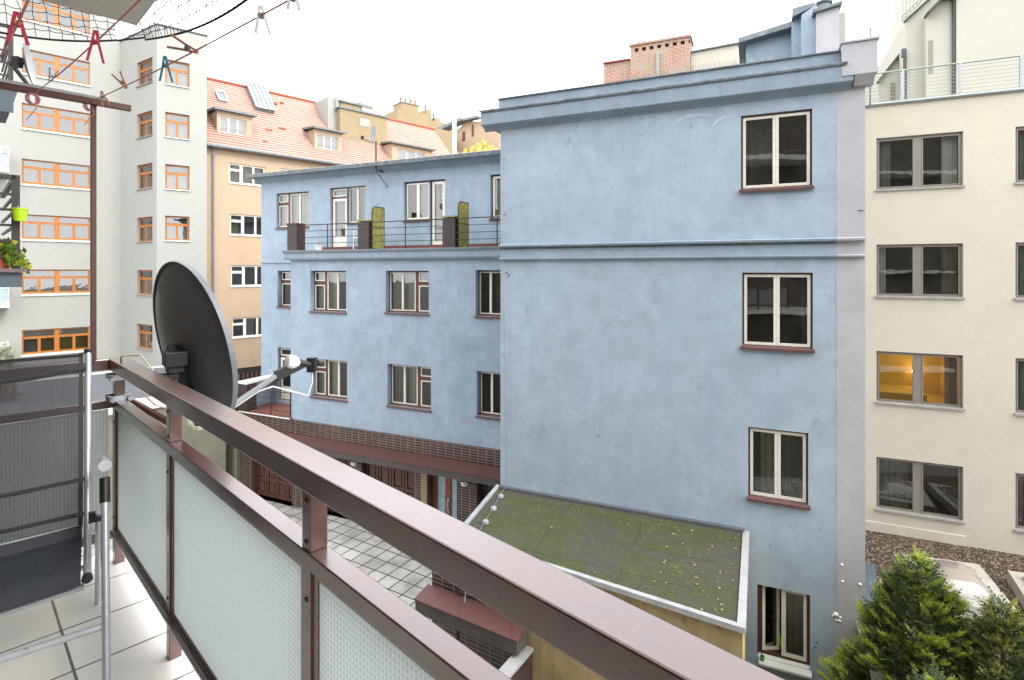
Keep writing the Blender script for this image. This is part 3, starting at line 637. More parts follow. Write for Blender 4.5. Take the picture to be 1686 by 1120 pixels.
for px in (588, 769):
    mb = MB(); mb.lathe(bay.P(bay.T(px), .16, -6.62), UP, [(.02, -.11), (.09, -.08), (.12, -.02), (.12, .02), (.1, .05)], 14); mb.build('wall_lamp', M['bulb'], blue, smooth=True)
# rooftop superstructure of the blue block
R1 = Pl(1300, 15.6, u=A.u)
def Rz(px, py, pl=R1): return (pl.T(px), pl.Z(px, py))
mb = MB(); base = 3.8
mb.poly(R1, [(R1.T(1228), base), Rz(1228, 75), Rz(1302, 52), (R1.T(1302), base)], 0, -4)
mb.poly(R1.shift(-.02), [(R1.T(1302), base), Rz(1302, 46), Rz(1344, 24), (R1.T(1344), base)], .45, -4)
mb.poly(R1.shift(.8), [(R1.T(1316), base), (R1.T(1316), R1.Z(1330, 42)), (R1.T(1340), R1.Z(1338, 28)), (R1.T(1340), base)], 0, -.7)
sp = mb.build('rooftop_block', M['blue2'], blue)
mb = MB(); mb.poly(R1, [Rz(1216, 78), Rz(1216, 70), Rz(1303, 43), Rz(1303, 52)], .35, -4)
mb.build('roof_edge', M['zinc_dark'], sp); mb = MB()
mb.poly(R1, [Rz(1302, 46), Rz(1302, 33), Rz(1337, 23), Rz(1337, 29)], .75, -4)
mb.build('roof_edge', M['zinc_dark'], sp)
R2 = R1.shift(1.0)
mb = MB(); mb.poly(R2, [(R2.T(1344), base), Rz(1344, 22, R2), Rz(1382, 11, R2), (R2.T(1382), base)], 0, -2.2); chs = mb.build('roof_chimney', M['lilac'], blue)
mb = MB(); mb.poly(R2, [Rz(1338, 24, R2), Rz(1338, 19, R2), Rz(1386, 4, R2), Rz(1386, 9, R2)], .12, -2.3); mb.build('chimney_cap', M['zinc_dark'], chs)
c_ = R2.P(R2.T(1362), -.8, R2.Z(1362, 14)); mb = MB(); mb.lathe(c_, UP, [(.16, -.2), (.16, .45), (.22, .47), (.22, .52)], 14); mb.build('flue', M['zinc_dark'], chs, smooth=True)
mb = MB(); mb.poly(R2, [(R2.T(1382.5), base), Rz(1383, 12, R2), Rz(1396, 8, R2), (R2.T(1396), base)], -.4, -2.6); mb.build('roof_chimney', M['cream_light'], blue)

# lightning conductor down the left edge of the gable wall and across the annex roof
RZ = -5.3
lc = thing('lightning_conductor', 'thin wire running down the blue gable wall and over the mossy roof', 'cable', A.P(aT0+.1, 0, RZ))
mb = MB(); mb.tube([A.P(aT0+.12, .06, 3.4), A.P(aT0+.10, .05, 0), A.P(aT0+.16, .05, -3), A.P(aT0+.2, .05, RZ+.1), A.P(aT0+.22, .3, RZ+.09), A.P(aT0+.42, 1.3, RZ+.08), A.P(aT0+.62, 2.3, RZ+.08), A.P(aT0+.7, 2.9, RZ+.05), A.P(aT0+.72, 3.1, RZ-.9)], .008, 5); mb.build('wire', M['steel'], lc)
for o_, t_ in ((.55, .27), (1.2, .4), (1.85, .53), (2.5, .64)):
    mb = MB(); p = A.P(aT0+t_, o_, RZ+.02); mb.lathe(p, UP, [(.07, 0), (.06, .05), (.03, .06), (.015, .08)], 10); mb.build('wire_holder', M['zinc'], lc)

# ================================================================== MOSSY ANNEX
def gp(px, py, z): Y = z/((HY-py)/F); return Vector(((px-CX)/F*Y, Y, z))
fr_r = gp(1224, 1035, RZ); e_ = Vector((-.853, .522, 0)).normalized(); n_ = Vector((-e_.y, e_.x, 0)); n_ = -n_ if n_.y > 0 else n_
al = thing('annex_building', 'low flat-roofed annex with a mossy roof and stained ochre wall against the blue gable', 'building', fr_r+Vector((-1.5, 1.5, G-RZ)))
bl = A.P(aT0-.02, .004, RZ); br = A.P(A.T(1231), .004, RZ); fl = fr_r + e_*5.28
FA = Fr((fr_r.x, fr_r.y), (-e_.x, -e_.y), (n_.x, n_.y)); Wf = (fl-fr_r).length
mb = MB(); mb.plan([bl, br, fr_r, fl], RZ-.055, RZ); mb.build('roof', M['moss'], al)
ty = FA; tyl = -3.70
mb = MB(); mb.box(FA, tyl, -.02, -.3, -.06, G-1.5, RZ-.057); mb.build('wall', M['yellow_old'], al)
mb = MB(); fr0 = fr_r; fr_r = fr_r+(br-fr_r).normalized()*.32; mb.hexa([fr_r+Vector((-.3, 0, G-1.5-RZ)), fr_r+Vector((-.04, 0, G-1.5-RZ)), br+Vector((-.04, 0, G-1.5-RZ)), br+Vector((-.3, 0, G-1.5-RZ))],
        [fr_r+Vector((-.3, 0, -.057)), fr_r+Vector((-.04, 0, -.057)), br+Vector((-.04, 0, -.057)), br+Vector((-.3, 0, -.057))]); mb.build('wall', M['yellow_old'], al); fr_r = fr0
mb = MB(); mb.box(FA, -5.95, tyl-.002, -.3, -.02, G-1.5, RZ-.06); mb.build('brick_wall', M['brick_dark'], al)
mb = MB(); lw_ = (fl-bl); 
mb.hexa([fl+Vector((-.02, 0, -3.6)), fl+Vector((.25, 0, -3.6)), bl+Vector((.25, 0, -3.6)), bl+Vector((-.02, 0, -3.6))], [fl+Vector((-.02, 0, -.26)), fl+Vector((.25, 0, -.26)), bl+Vector((.25, 0, -.26)), bl+Vector((-.02, 0, -.26))]); mb.build('brick_wall', M['brick_dark2'], al)
mb = MB()      # front and right tin edging, left gutter
mb.box(FA, -Wf, .03, -.07, .025, RZ-.065, RZ+.02)
mb.beam(fr_r+Vector((-.03, 0, -.02)), br+Vector((-.03, 0, -.02)), .12, .09)
mb.build('flashing', M['white_zinc'], al)
mb = MB(); mb.tube([fl+Vector((-.05, 0, 0)), bl+Vector((-.05, 0, .02))], .055, 10); mb.build('gutter', M['zinc'], al)
mb = MB(); mb.beam(A.P(aT0, .06, RZ+.03), A.P(A.T(1226), .06, RZ+.03), .11, .07); mb.build('felt_upstand', M['shed_roof'], al)
zc = -6.49; mb = MB(); mb.prism(FA, [(-.015, zc+.02), (.42, zc-.06), (.42, zc-.09), (-.015, zc-.02)], -6.05, tyl+.05); cp = mb.build('canopy', M['canopy'], al)
mb = MB(); mb.prism(FA, [(-.015, zc-.022), (.40, zc-.092), (.40, zc-.34), (-.015, zc-.34)], -6.03, tyl+.03); mb.build('fascia', M['fascia'], cp)
mb = MB()
q0 = FA.P(tyl+.02, -.02, -6.9); dd = (Vector((-.135, 9.3, 0))-Vector((.28, 9.95, 0))).normalized()
mb.beam(q0+Vector((0, 0, -.02)), q0+dd*3+Vector((0, 0, -.02)), .24, .05); gw = thing('garden_wall', 'low brick wall with pale metal coping beside the ochre annex wall', 'wall', q0+Vector((0, 0, G+6.9)))
mb.build('coping', M['white_zinc'], gw)
mb = MB(); mb.beam(q0+Vector((0, 0, -.85)), q0+dd*2.96+Vector((0, 0, -.85)), .18, 1.6); mb.build('brickwork', M['brick_dark2'], gw)
cm = MB(); rc = random.Random(21)
for i in range(330):
    a_, b_ = rc.random(), rc.random()
    if rc.random() < .5: a_ = .12+abs(rc.gauss(0, .05))
    p = (br*(1-a_)+fr_r*a_)*(1-b_) + (bl*(1-a_)+fl*a_)*b_
    if not (.02 < a_ < .97 and .03 < b_ < .97): continue
    r_ = rc.uniform(.012, .045); cm.lathe(p+Vector((0, 0, -.002)), UP, [(r_, 0), (r_*.8, r_*.35), (r_*.35, r_*.55)], 6)
tag(cm.build('moss_cushions', M['moss_tuft']), 'small green moss cushions dotted over the annex roof', 'moss', kind='stuff')
ll = MB()
for i in range(44):
    if i < 34: a_ = random.random(); b_ = abs(random.gauss(.0, .16)); b_ = min(b_, .7)
    else: a_, b_ = random.random(), random.random()
    p = (br*(1-a_)+fr_r*a_)*(1-b_) + (bl*(1-a_)+fl*a_)*b_
    p = p+Vector((-.15 if b_ < .05 else 0, 0, .012)); s_ = random.uniform(.018, .042); r_ = random.random()*6
    ll.face([p+Vector((math.cos(r_+k*1.57)*s_*(1 if k % 2 else .6), math.sin(r_+k*1.57)*s_*(1 if k % 2 else .6), random.uniform(0, .012))) for k in range(4)])
tag(ll.build('fallen_leaves', M['leaf_litter']), 'pale dry leaves scattered on the mossy annex roof', 'leaves', kind='stuff')

# ================================================================== CREAM BUILDING (right)
D = Pl(1515, 15.7, u=A.u)
cr = thing('office_building', 'cream rendered building with grey windows, roof terrace and penthouse on the right', 'building', D.P(0, -4, G))
dt0, dt1 = D.T(1380), D.T(1900)
hD = []
rows = [(228, 313), (403, 488), (578, 662), (752, 838)]
for (yt, yb) in rows:
    z1, z0 = D.Z(1443, yt), D.Z(1443, yb)
    wdt = D.T(1586)-D.T(1443); t1_ = D.T(1672)
    hD.append((D.T(1443), D.T(1443)+wdt, z0, z1)); hD.append((t1_, t1_+wdt, z0, z1))
ztop = D.Z(1500, 167)
mb = MB(); mb.slab(D, dt0, dt1, G-1, ztop, hD, 0, .3); mb.box(D, dt0, dt1, -3.2, -.302, ztop-.4, ztop-.02); mb.build('wall', M['cream'], cr)
for i, h in enumerate(hD):
    lit = (i == 4)
    cur = [[(.02, .2, 0, 1, 'curtain_grey', .25), (.8, .98, 0, 1, 'curtain', .25)], [(.1, .4, 0, 1, 'curtain_grey', .3)]][i % 2]
    if i == 2: cur = [(.02, .14, 0, 1, 'curtain', .25), (.8, .98, 0, 1, 'curtain_brown', .25)]
    if i == 6: cur = [(.02, .42, 0, 1, 'curtain_grey', .3), (.5, .6, 0, 1, 'curtain_brown', .2)]
    if lit: cur = [(.84, .98, 0, 1, 'curtain_brown', .25)]
    w = window(cr, D, h, [(0, .455, 0, 1), (.545, 1, 0, 1)], inset=.10, outer='grey_frame', sash='grey_frame', sill='sill_grey', fw=.05, sw=.035, curtains=cur, sillproj=.07, roomd=2.2 if lit else 1.4, room_mat='amber' if lit else 'room')
    if lit:
        t0, t1, z0, z1 = h; mb = MB(); mb.lathe(D.P(t0+(t1-t0)*.70, -2.2, z0+.72), UP, [(.07, 0), (.10, -.10), (.02, -.1)], 12); mb.build('bedside_lamp', M['glow'], w)
        mb = MB(); mb.box(D, t0+.0, t0+(t1-t0)*.62, -2.45, -2.3, z0-.1, z0+.62); mb.box(D, t0-.05, t0+(t1-t0)*.7, -2.3, -.9, z0-.08, z0+.14); mb.build('bed', M['amber'], w)
        L = bpy.data.lights.new('bedside_light', 'POINT'); L.energy = 14; L.color = (1, .9, .7); L.shadow_soft_size = .15
        lo = bpy.data.objects.new('bedside_light', L); C.objects.link(lo); lo.location = D.P(t0+(t1-t0)*.45, -1.2, z1-.25)+Vector((0, 0, CZ)); 
    if False: pass
mb = MB(); mb.prism(D, [(-.4, ztop), (.06, ztop), (.06, ztop+.05), (-.4, ztop+.05)], dt0, dt1); mb.tube([D.P(dt0, .05, ztop-.0), D.P(dt1, .05, ztop-.0)], .05, 8); mb.build('terrace_coping', M['steel'], cr)
mb = MB()
for k in range(9):
    z = ztop+.12+k*.105; mb.tube([D.P(dt0, -.1, z), D.P(dt1, -.1, z)], .007 if k < 8 else .026, 6)
zr = ztop+.96
for px in (1488, 1583, 1684): mb.box(D, D.T(px)-.03, D.T(px)+.03, -.13, -.07, ztop+.05, zr)
mb.build('terrace_railing', M['steel'], cr)
# penthouse volumes
E = D.shift(-2.6)
def Ez(px, py): return (E.T(px), E.Z(px, py))
mb = MB(); b0 = ztop-.3
mb.poly(E.shift(.5), [(E.T(1566), b0), (E.T(1566), 16), (E.T(1950), 16), (E.T(1950), b0)], 0, -6)
mb.poly(E, [(E.T(1491), b0), Ez(1491, 36), Ez(1530, 2), (E.T(1545), 12), (E.T(1566), 12), (E.T(1566), b0)], 0, -6)
mb.poly(E.shift(.35), [(E.T(1520), b0), Ez(1520, 32), Ez(1545, 10), Ez(1563, 8), (E.T(1563), b0)], 0, -.34)
mb.poly(E.shift(-1.0), [(E.T(1457), b0), Ez(1457, 118), Ez(1491, 74), (E.T(1493), b0)], 0, -4)
ph = mb.build('penthouse', M['cream_light'], cr)
mb = MB()
for a_, b_ in (((1518, 36), (1543, 10)), ((1543, 10), (1566, 5))):
    mb.beam(E.P(E.T(a_[0]), .5, E.Z(*a_)), E.P(E.T(b_[0]), .5, E.Z(*b_)), .5, .06)
mb.build('roof_edge', M['dark_grey'], ph)
mb = MB(); mb.beam(E.P(E.T(1489), .0, E.Z(1489, 36)), E.P(E.T(1532), .0, E.Z(1532, -3)), .2, .05)
mb.build('roof_edge', M['dark_grey'], ph)
mb = MB(); mb.beam(E.P(E.T(1454), -.95, E.Z(1454, 122)), E.P(E.T(1493), -.95, E.Z(1493, 72)), .2, .06)
mb.build('roof_edge', M['dark_grey'], ph)
mb = MB(); mb.tube([E.P(E.T(1563.5), .42, E.Z(1563, 8)), E.P(E.T(1563.5), .42, b0)], .055, 8); mb.tube([E.P(E.T(1489), .06, E.Z(1489, 85)), E.P(E.T(1489), .06, b0)], .05, 8)
mb.box(E, E.T(1483), E.T(1491), .0, .12, E.Z(1488, 95), E.Z(1488, 82)); mb.build('downpipe', M['dark_grey'], ph)
mb = MB(); mb.box(E, E.T(1523), E.T(1531), .34, .356, E.Z(1525, 128), E.Z(1525, 74)); mb.build('slit_window', M['grey_frame'], ph)
mb = MB(); mb.box(E.shift(-1.0), E.T(1471)+.1, E.T(1483)+.05, .0, .02, b0, E.Z(1478, 122)); d_ = mb.build('terrace_door', M['grey_frame'], ph)
mb = MB()
for k in range(6): mb.tube([E.P(E.T(1490+k*6), -.3, E.Z(1490, 30)+k*.12), E.P(E.T(1490+k*6), -.3, E.Z(1490, -20)+k*.12)], .012, 5)
for yy in (22, 28): mb.tube([E.P(E.T(1488), -.3, E.Z(1488, yy)), E.P(E.T(1525), -.3, E.Z(1488, yy)+.6)], .02, 5)
mb.build('roof_ladder', M['steel'], ph)
FB = Pl(1445, 26, u=A.u); fb = thing('house', 'distant cream house just seen behind the roof terrace railing', 'house', FB.P(0, -2, G))
mb = MB(); mb.poly(FB, [(FB.T(1390), G), (FB.T(1390), FB.Z(1420, 132)), (FB.T(1480), FB.Z(1480, 116)), (FB.T(1480), G)], 0, -4); mb.build('wall', M['cream'], fb)
# TV antenna on a pole
an = thing('tv_antenna', 'tall thin TV antenna pole rising beside the lilac parapet corner', 'antenna', D.P(D.T(1432), -.05, ztop))
Q = D; t_ = D.T(1431.5); mb = MB(); mb.tube([D.P(t_, .12, ztop-.0), D.P(t_, .12, D.Z(1431, 48))], .022, 6); mb.tube([D.P(t_, .12, D.Z(1431, 48)), D.P(t_, .12, D.Z(1431, -30))], .008, 5); mb.build('pole', M['zinc_dark'], an)
mb = MB(); mb.tube([D.P(t_-.28, .12, D.Z(1431, 47)), D.P(t_+.25, .12, D.Z(1431, 52))], .012, 5)
for d_ in (-.28, -.1, .1, .25): mb.tube([D.P(t_+d_, -.1, D.Z(1431, 49)), D.P(t_+d_, .35, D.Z(1431, 49))], .007, 4)
mb.tube([D.P(t_-.7, .12, D.Z(1431, 58)), D.P(t_+.05, .12, D.Z(1431, 36))], .007, 4)
mb.build('antenna_arms', M['zinc_dark'], an)

# ================================================================== GRAVEL-ROOFED ANNEX
gr = thing('flat_roof_annex', 'low annex with brown gravel roof and skylights under the cream building', 'building', D.P(1, 3, G))
GZ = -7.75
p0 = D.P(D.T(1380), .0, 0); p1 = D.P(D.T(1950), .0, 0); p2 = D.P(D.T(1950), 6.5, 0); p3 = D.P(D.T(1380)+.3, 5.2, 0)
mb = MB(); mb.plan([p0, p1, p2, p3], GZ-.8, GZ); mb.build('gravel_roof', M['gravel'], gr)
mb = MB(); mb.prism(D, [(.004, GZ-.3), (.03, GZ-.3), (.03, GZ+.27), (.004, GZ+.29)], dt0, D.T(1590)); mb.build('upstand', M['cream'], gr)
def skylight(c0, c1, c2, c3, zt, dome=True):
    mb = MB(); pts = [gp(*c, zt) for c in (c0, c1, c2, c3)]; cen = sum(pts, Vector())/4
    def sc(k, z): return [cen+(p-cen)*k + Vector((0, 0, z)) for p in pts]
    mb.hexa(sc(1.04, -.5), sc(1, 0)); mb.hexa(sc(.74, .002), sc(.72, .06))
    s = mb.build('skylight', M['curb'], gr, bevel=.01)
    if dome:
        mb = MB(); n = 12; vs = []
        for i in range(n+1):
            for j in range(n+1):
                u, v = i/n, j/n; p = (pts[0]*(1-u)+pts[1]*u)*(1-v)+(pts[3]*(1-u)+pts[2]*u)*v
                p = cen+(p-cen)*.66; hgt = .26*(1-abs(2*u-1)**3)*(1-abs(2*v-1)**3); vs.append(p+Vector((0, 0, .062+hgt)))
        mb.mesh(vs, [[i*(n+1)+j, (i+1)*(n+1)+j, (i+1)*(n+1)+j+1, i*(n+1)+j+1] for i in range(n) for j in range(n)]); mb.build('dome', M['dome'], s, smooth=True)
        mb = MB()
        for i in range(4):
            for k in (.12, .37, .63, .88):
                p = cen+(pts[i]*(1-k)+pts[(i+1) % 4]*k-cen)*.69; mb.lathe(p+Vector((0, 0, .06)), UP, [(.016, 0), (.012, .012), (.004, .016)], 6)
        mb.build('bolt', M['black'], s)
skylight((1484, 911), (1612, 929), (1681, 1012), (1528, 985), GZ+.28)
skylight((1659, 939), (1790, 957), (1870, 1050), (1715, 1025), GZ+.28)
mb = MB(); q = [gp(1418, 925, -7.7), gp(1440, 930, -7.7), gp(1452, 1010, -7.7), gp(1424, 1010, -7.7)]; mb.plan(q, -8.0, -7.68); mb.build('glass_strip', M['slate_panel'], gr)
bw = thing('boundary_wall', 'short pale wall with a slab coping at the foot of the lilac corner', 'wall', A.P(aT1-.02, .3, G))
mb = MB(); mb.box(A, aT1-.12, aT1+.08, .01, 1.6, G-1, A.Z(1412, 1030)); mb.build('wall', M['concrete'], bw)
mb = MB(); mb.box(A, aT1-.15, aT1+.11, .01, 1.63, A.Z(1412, 1030)+.001, A.Z(1412, 1030)+.06); mb.build('coping', M['sill_grey'], bw)

# ================================================================== TREES
def thuja(name, label, loc, Hh, R, seed, n=5200, mat='thuja', lean=(0, 0)):
    rnd = random.Random(seed); t = thing(name, label, 'tree', loc, group='conifers beside the gravel roof')
    mb = MB(); mb.tube([(0, 0, 0), (.02, .02, Hh*.5), (lean[0], lean[1], Hh*.93)], .09, 8, .015); mb.build('trunk', M['bark'], t, local=True)
    lob = [(rnd.random()*6.28, rnd.random(), rnd.uniform(.62, 1.28)) for _ in range(90)]
    def rad(h, a):
        r = R*min(1.0, (1-h)**.62*1.12)*(0.55+.45*min(1, h*5+.3))
        k = 1.0
        for la, lh, ls in lob:
            d = math.atan2(math.sin(a-la), math.cos(a-la)); e = (d/.38)**2+((h-lh+d*.05)/.05)**2
            if e < 4: k += (ls-1)*math.exp(-e)
        return r*k
    def spray(mb, p, out, L, rnd):
        # flat fan of scale-like twigs
        side = out.cross(UP); side = side.normalized() if side.length > .01 else Vector((1, 0, 0))
        tilt = rnd.uniform(-.9, .9); side = (side*math.cos(tilt)+out.cross(side)*math.sin(tilt)).normalized()
        stem = [p+out*L*u+UP*(L*.35*u*u) for u in (0, .3, .55, .78, 1)]
        for k in range(5):
            for sg in (-1, 1):
                q = stem[k]; d = (out*(.75+.1*k)+side*sg*(1.0-.16*k)+UP*.15).normalized(); l = L*(.62-.09*k)*rnd.uniform(.75, 1.2)
                s2 = (d.cross(side.cross(out)).normalized())*l*.17; n0 = len(mb.v); mb.v += [q, q+d*l*.5+s2, q+d*l, q+d*l*.5-s2]; mb.f.append([n0, n0+1, n0+2, n0+3])
    m1 = MB(); m2 = MB()
    for i in range(n//20):
        h = min(.99, 1-rnd.random()**.62); a = rnd.random()*6.283; r = rad(h, a)*(1-.22*rnd.random()**2)
        p0 = Vector((math.cos(a)*r+lean[0]*h, math.sin(a)*r+lean[1]*h, h*Hh)); oc = Vector((math.cos(a), math.sin(a), .25+h*.9)).normalized(); sc_ = rnd.uniform(.7, 1.25)*(1-.35*h)
        tg = Vector((-math.sin(a), math.cos(a), rnd.uniform(-.45, .45))).normalized()
        for j in range(24):
            u = rnd.gauss(0, 1); v = rnd.random()
            p = p0 + tg*(u*.085*sc_) + oc*((v-.75)*.20*sc_) - UP*(abs(u)*.035*sc_)
            o = (oc + tg*(u*.45) + Vector((rnd.uniform(-.25, .25), rnd.uniform(-.25, .25), rnd.uniform(-.35, .25)))).normalized()
            spray(m1, p, o, rnd.uniform(.055, .11)*(.8+.3*sc_), rnd)
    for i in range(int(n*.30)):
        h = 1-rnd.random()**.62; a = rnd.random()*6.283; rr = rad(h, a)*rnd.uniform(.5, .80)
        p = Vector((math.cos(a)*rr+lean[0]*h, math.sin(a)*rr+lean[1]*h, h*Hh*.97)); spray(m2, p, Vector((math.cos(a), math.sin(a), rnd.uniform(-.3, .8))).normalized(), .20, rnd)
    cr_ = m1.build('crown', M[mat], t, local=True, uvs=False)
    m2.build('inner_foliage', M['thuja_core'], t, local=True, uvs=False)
    return t
def at(px, Y, z): return Vector(((px-CX)/F*Y, Y, z))
thuja('thuja_tree', 'tallest bright green conifer with pointed top in the lower right', at(1512, 8.9, G), 4.05, 1.36, 3, 13000)
thuja('thuja_tree', 'paler olive conifer at the right edge, half hiding a skylight corner', at(1652, 8.2, G), 3.72, 1.0, 5, 9000, 'thuja2')
thuja('thuja_tree', 'lowest conifer spreading in front of the tallest one at the bottom', at(1545, 7.7, G), 2.95, 1.1, 9, 7000, 'thuja')

# ================================================================== OFF-WHITE BUILDING (left)
WA = Pl(91, 30.8, 1744)
WB = Pl(199, WA.Y(199), -600); WC = Pl(258, WB.Y(258), 2000)
wh = thing('apartment_building', 'tall off-white apartment building with orange timber windows on the left', 'building', WB.P(0, -3, G))
rt = 13.85; zrow = [WA.Z(91, y) for y in (4, 90.5, 178, 267, 355.5, 444, 541)]
hAw = [(WA.T(36), WA.T(148), z-1.38, z) for z in zrow] + [(WA.T(-120), WA.T(-30), z-1.38, z) for z in zrow]
tw1, tw2, tw3 = WA.T(190), WA.T(199), WB.T(258)
mb = MB(); mb.slab(WA, WA.T(-400), tw1, G-2, 22, hAw, 0, .3); mb.slab(WA, tw1, tw2, G-2, rt, [], 0, .3); mb.box(WA, tw1-.3, tw1, -8, -.302, G, 22)
hBw = [(WB.T(225.5), WB.T(251), z-1.42, z) for z in (WB.Z(225.5, 104), WB.Z(225.5, 189), WB.Z(225.5, 273), WB.Z(225.5, 359), WB.Z(225.5, 445), WB.Z(225.5, 533))]
mb.slab(WB, 0, tw3, G-2, rt, hBw, 0, .3)
cend = WC.T(340.5)
hCw = [(WC.T(272), WC.T(312), z-1.42, z) for z in (WC.Z(272, 97), WC.Z(272, 184), WC.Z(272, 270), WC.Z(272, 355), WC.Z(272, 441), WC.Z(272, 527))]
mb.slab(WC, 0, cend, G-2, rt, hCw, 0, .3); mb.box(WC, cend-.3, cend, -8, -.302, G-2, rt)
mb.build('wall', M['offwhite'], wh)
mb = MB(); pts = [WA.P(tw1, .05, 0), WB.P(0, .06, 0), WC.P(0, .07, 0), WC.P(cend+.06, .06, 0), WC.P(cend+.06, -8, 0), WA.P(tw1, -8, 0)]; mb.plan(pts, rt+.002, rt+.09); mb.build('roof', M['dark_grey'], wh)
WREG = []
for a_ in (0, .53):
    WREG += [(a_, a_+.222, .05, .66), (a_+.248, a_+.47, .05, .66), (a_, a_+.47, .72, 1)]
for i, h in enumerate(hAw):
    cur = [] if i in (0, 1, 2) else [(.02+.1*(i % 3), .3+.1*(i % 3), 0, 1, 'curtain_grey', .3)]
    window(wh, WA, h, WREG, inset=.10, outer='orange', sash='orange', glass='glass_far', sill='sill_white', fw=.05, sw=.028, curtains=cur, sillproj=.08, sillh=.09, room_mat='amber' if i in (5, 6) else 'room')
for i, (h, pl) in enumerate([(h, WB) for h in hBw] + [(h, WC) for h in hCw]):
    window(wh, pl, h, [(0, .48, 0, .64), (.52, 1, 0, .64), (0, 1, .70, 1)], inset=.14, outer='orange', sash='orange', glass='glass_far', sill='sill_grey' if pl is WB else 'sill_white', fw=.06, sw=.035, curtains=[(.05, .95, 0, .6, 'curtain', .25)], sillproj=.08)
# small white steel balconies
for zf_, lab in ((5.35, 0), (-1.75, 1), (-4.9, 2)):
    t1 = WA.T(14); t0 = WA.T(-160); mb = MB(); mb.box(WA, t0, t1, .01, 1.25, zf_-.22, zf_); sl = mb.build('balcony', M['white_plastic'], wh)
    mb = MB(); 
    for z in (zf_+1.1, zf_+.8, zf_+.08):
        mb.tube([WA.P(t0, 1.2, z), WA.P(t1-.04, 1.2, z), WA.P(t1-.04, .05, z)], .025, 5)
    k = t0
    while k < t1: mb.tube([WA.P(k, 1.2, zf_), WA.P(k, 1.2, zf_+1.1)], .018, 5); k += .35
    for o_ in (.3, .75, 1.2): mb.tube([WA.P(t1-.04, o_, zf_), WA.P(t1-.04, o_, zf_+1.1)], .018, 5)
    mb.build('balcony_railing', M['white_frame'], sl)
    mb = MB(); mb.box(WA, t0, t1-.06, 1.15, 1.16, zf_+.1, zf_+.78); mb.box(WA, t1-.08, t1-.07, .1, 1.14, zf_+.1, zf_+.78); mb.build('glass_panel', M['frost'], sl)

# ================================================================== APRICOT BUILDING, red roof
TN = Pl(400, 34, 1744)
tn = thing('apartment_building', 'apricot apartment building with long orange tiled roof and dormers', 'building', TN.P(4, -3, G))
GUT = 7.65; tt0, tt1 = TN.T(338), TN.T(772); 
hT = [(TN.T(a_), TN.T(b_), TN.Z(a_, yb), TN.Z(a_, yt)) for a_, b_, yt, yb in ((377, 437, 268, 301), (378.5, 441, 352, 387), (380, 442, 437, 472), (382, 444, 524, 557))]
h2 = (TN.T(462), TN.T(510), TN.Z(462, 310), TN.Z(462, 277)); hT.append(h2)
zb_ = TN.Z(390, 607)
mb = MB(); mb.slab(TN, tt0, tt1, zb_, GUT, hT, 0, .3); mb.build('wall', M['tan'], tn)
mb = MB(); mb.box(TN, tt0, tt1, -.6, -.1, G-2, zb_-.002)
k = TN.T(385)
mb.build('ground_floor', M['dark_brown'], tn)
mb = MB()
while k < TN.T(440): mb.box(TN, k, k+.1, -.098, -.03, G, zb_-.35); k += .26
mb.build('slat_screen', M['timber_grey'], tn)
for i, h in enumerate(hT):
    window(tn, TN, h, [(0, .31, 0, .66), (0, .31, .72, 1), (.35, .67, 0, 1), (.69, 1, 0, 1)], inset=.1, outer='white_frame', sash='white_frame', glass='glass_far', sill='sill_white', fw=.05, sw=.04,
           curtains=[(.0, .9, 0, 1, 'curtain', .2)] if i in (0, 4) else ([(.35, .6, 0, 1, 'curtain', .2), (.7, .95, 0, 1, 'curtain_green', .2)] if i == 3 else [(.0, .25, 0, 1, 'curtain_green', .2)] if i == 1 else []))
slope = 5.4/5.0; tr1 = TN.T(772)
mb = MB(); mb.prism(TN, [(.35, GUT-.3), (.35, GUT-.22), (-5, GUT+slope*5), (-10, GUT-.2), (-10, GUT-.3)], tt0, tr1); rf = mb.build('roof', M['roof_tile'], tn)
mb = MB(); mb.tube([TN.P(tt0, .42, GUT-.22), TN.P(tr1, .42, GUT-.22)], .09, 8); mb.build('gutter', M['zinc_dark'], rf)
mb = MB(); mb.tube([TN.P(TN.T(350), .12, GUT-.3), TN.P(TN.T(350), .12, G)], .06, 8); mb.build('downpipe', M['zinc_dark'], rf)
mb = MB(); mb.tube([TN.P(tt0, -5, GUT+slope*5+.05), TN.P(tr1, -5, GUT+slope*5+.05)], .12, 8); mb.build('ridge', M['terracotta'], rf)
mb = MB()
for px, o_ in ((455, -1.6), (460, -1.6), (480, -1.9), (486, -1.9), (455, -3.6), (476, -4.3), (505, -4.2), (442, -.6), (492, -4.0)):
    t = TN.T(px); z = GUT-o_*slope; mb.cube(TN.P(t, o_+.0, z+.08), .22, .22, .12, .8)
mb.build('roof_vent', M['terracotta'], rf)
def roofz(o): return GUT - o*slope
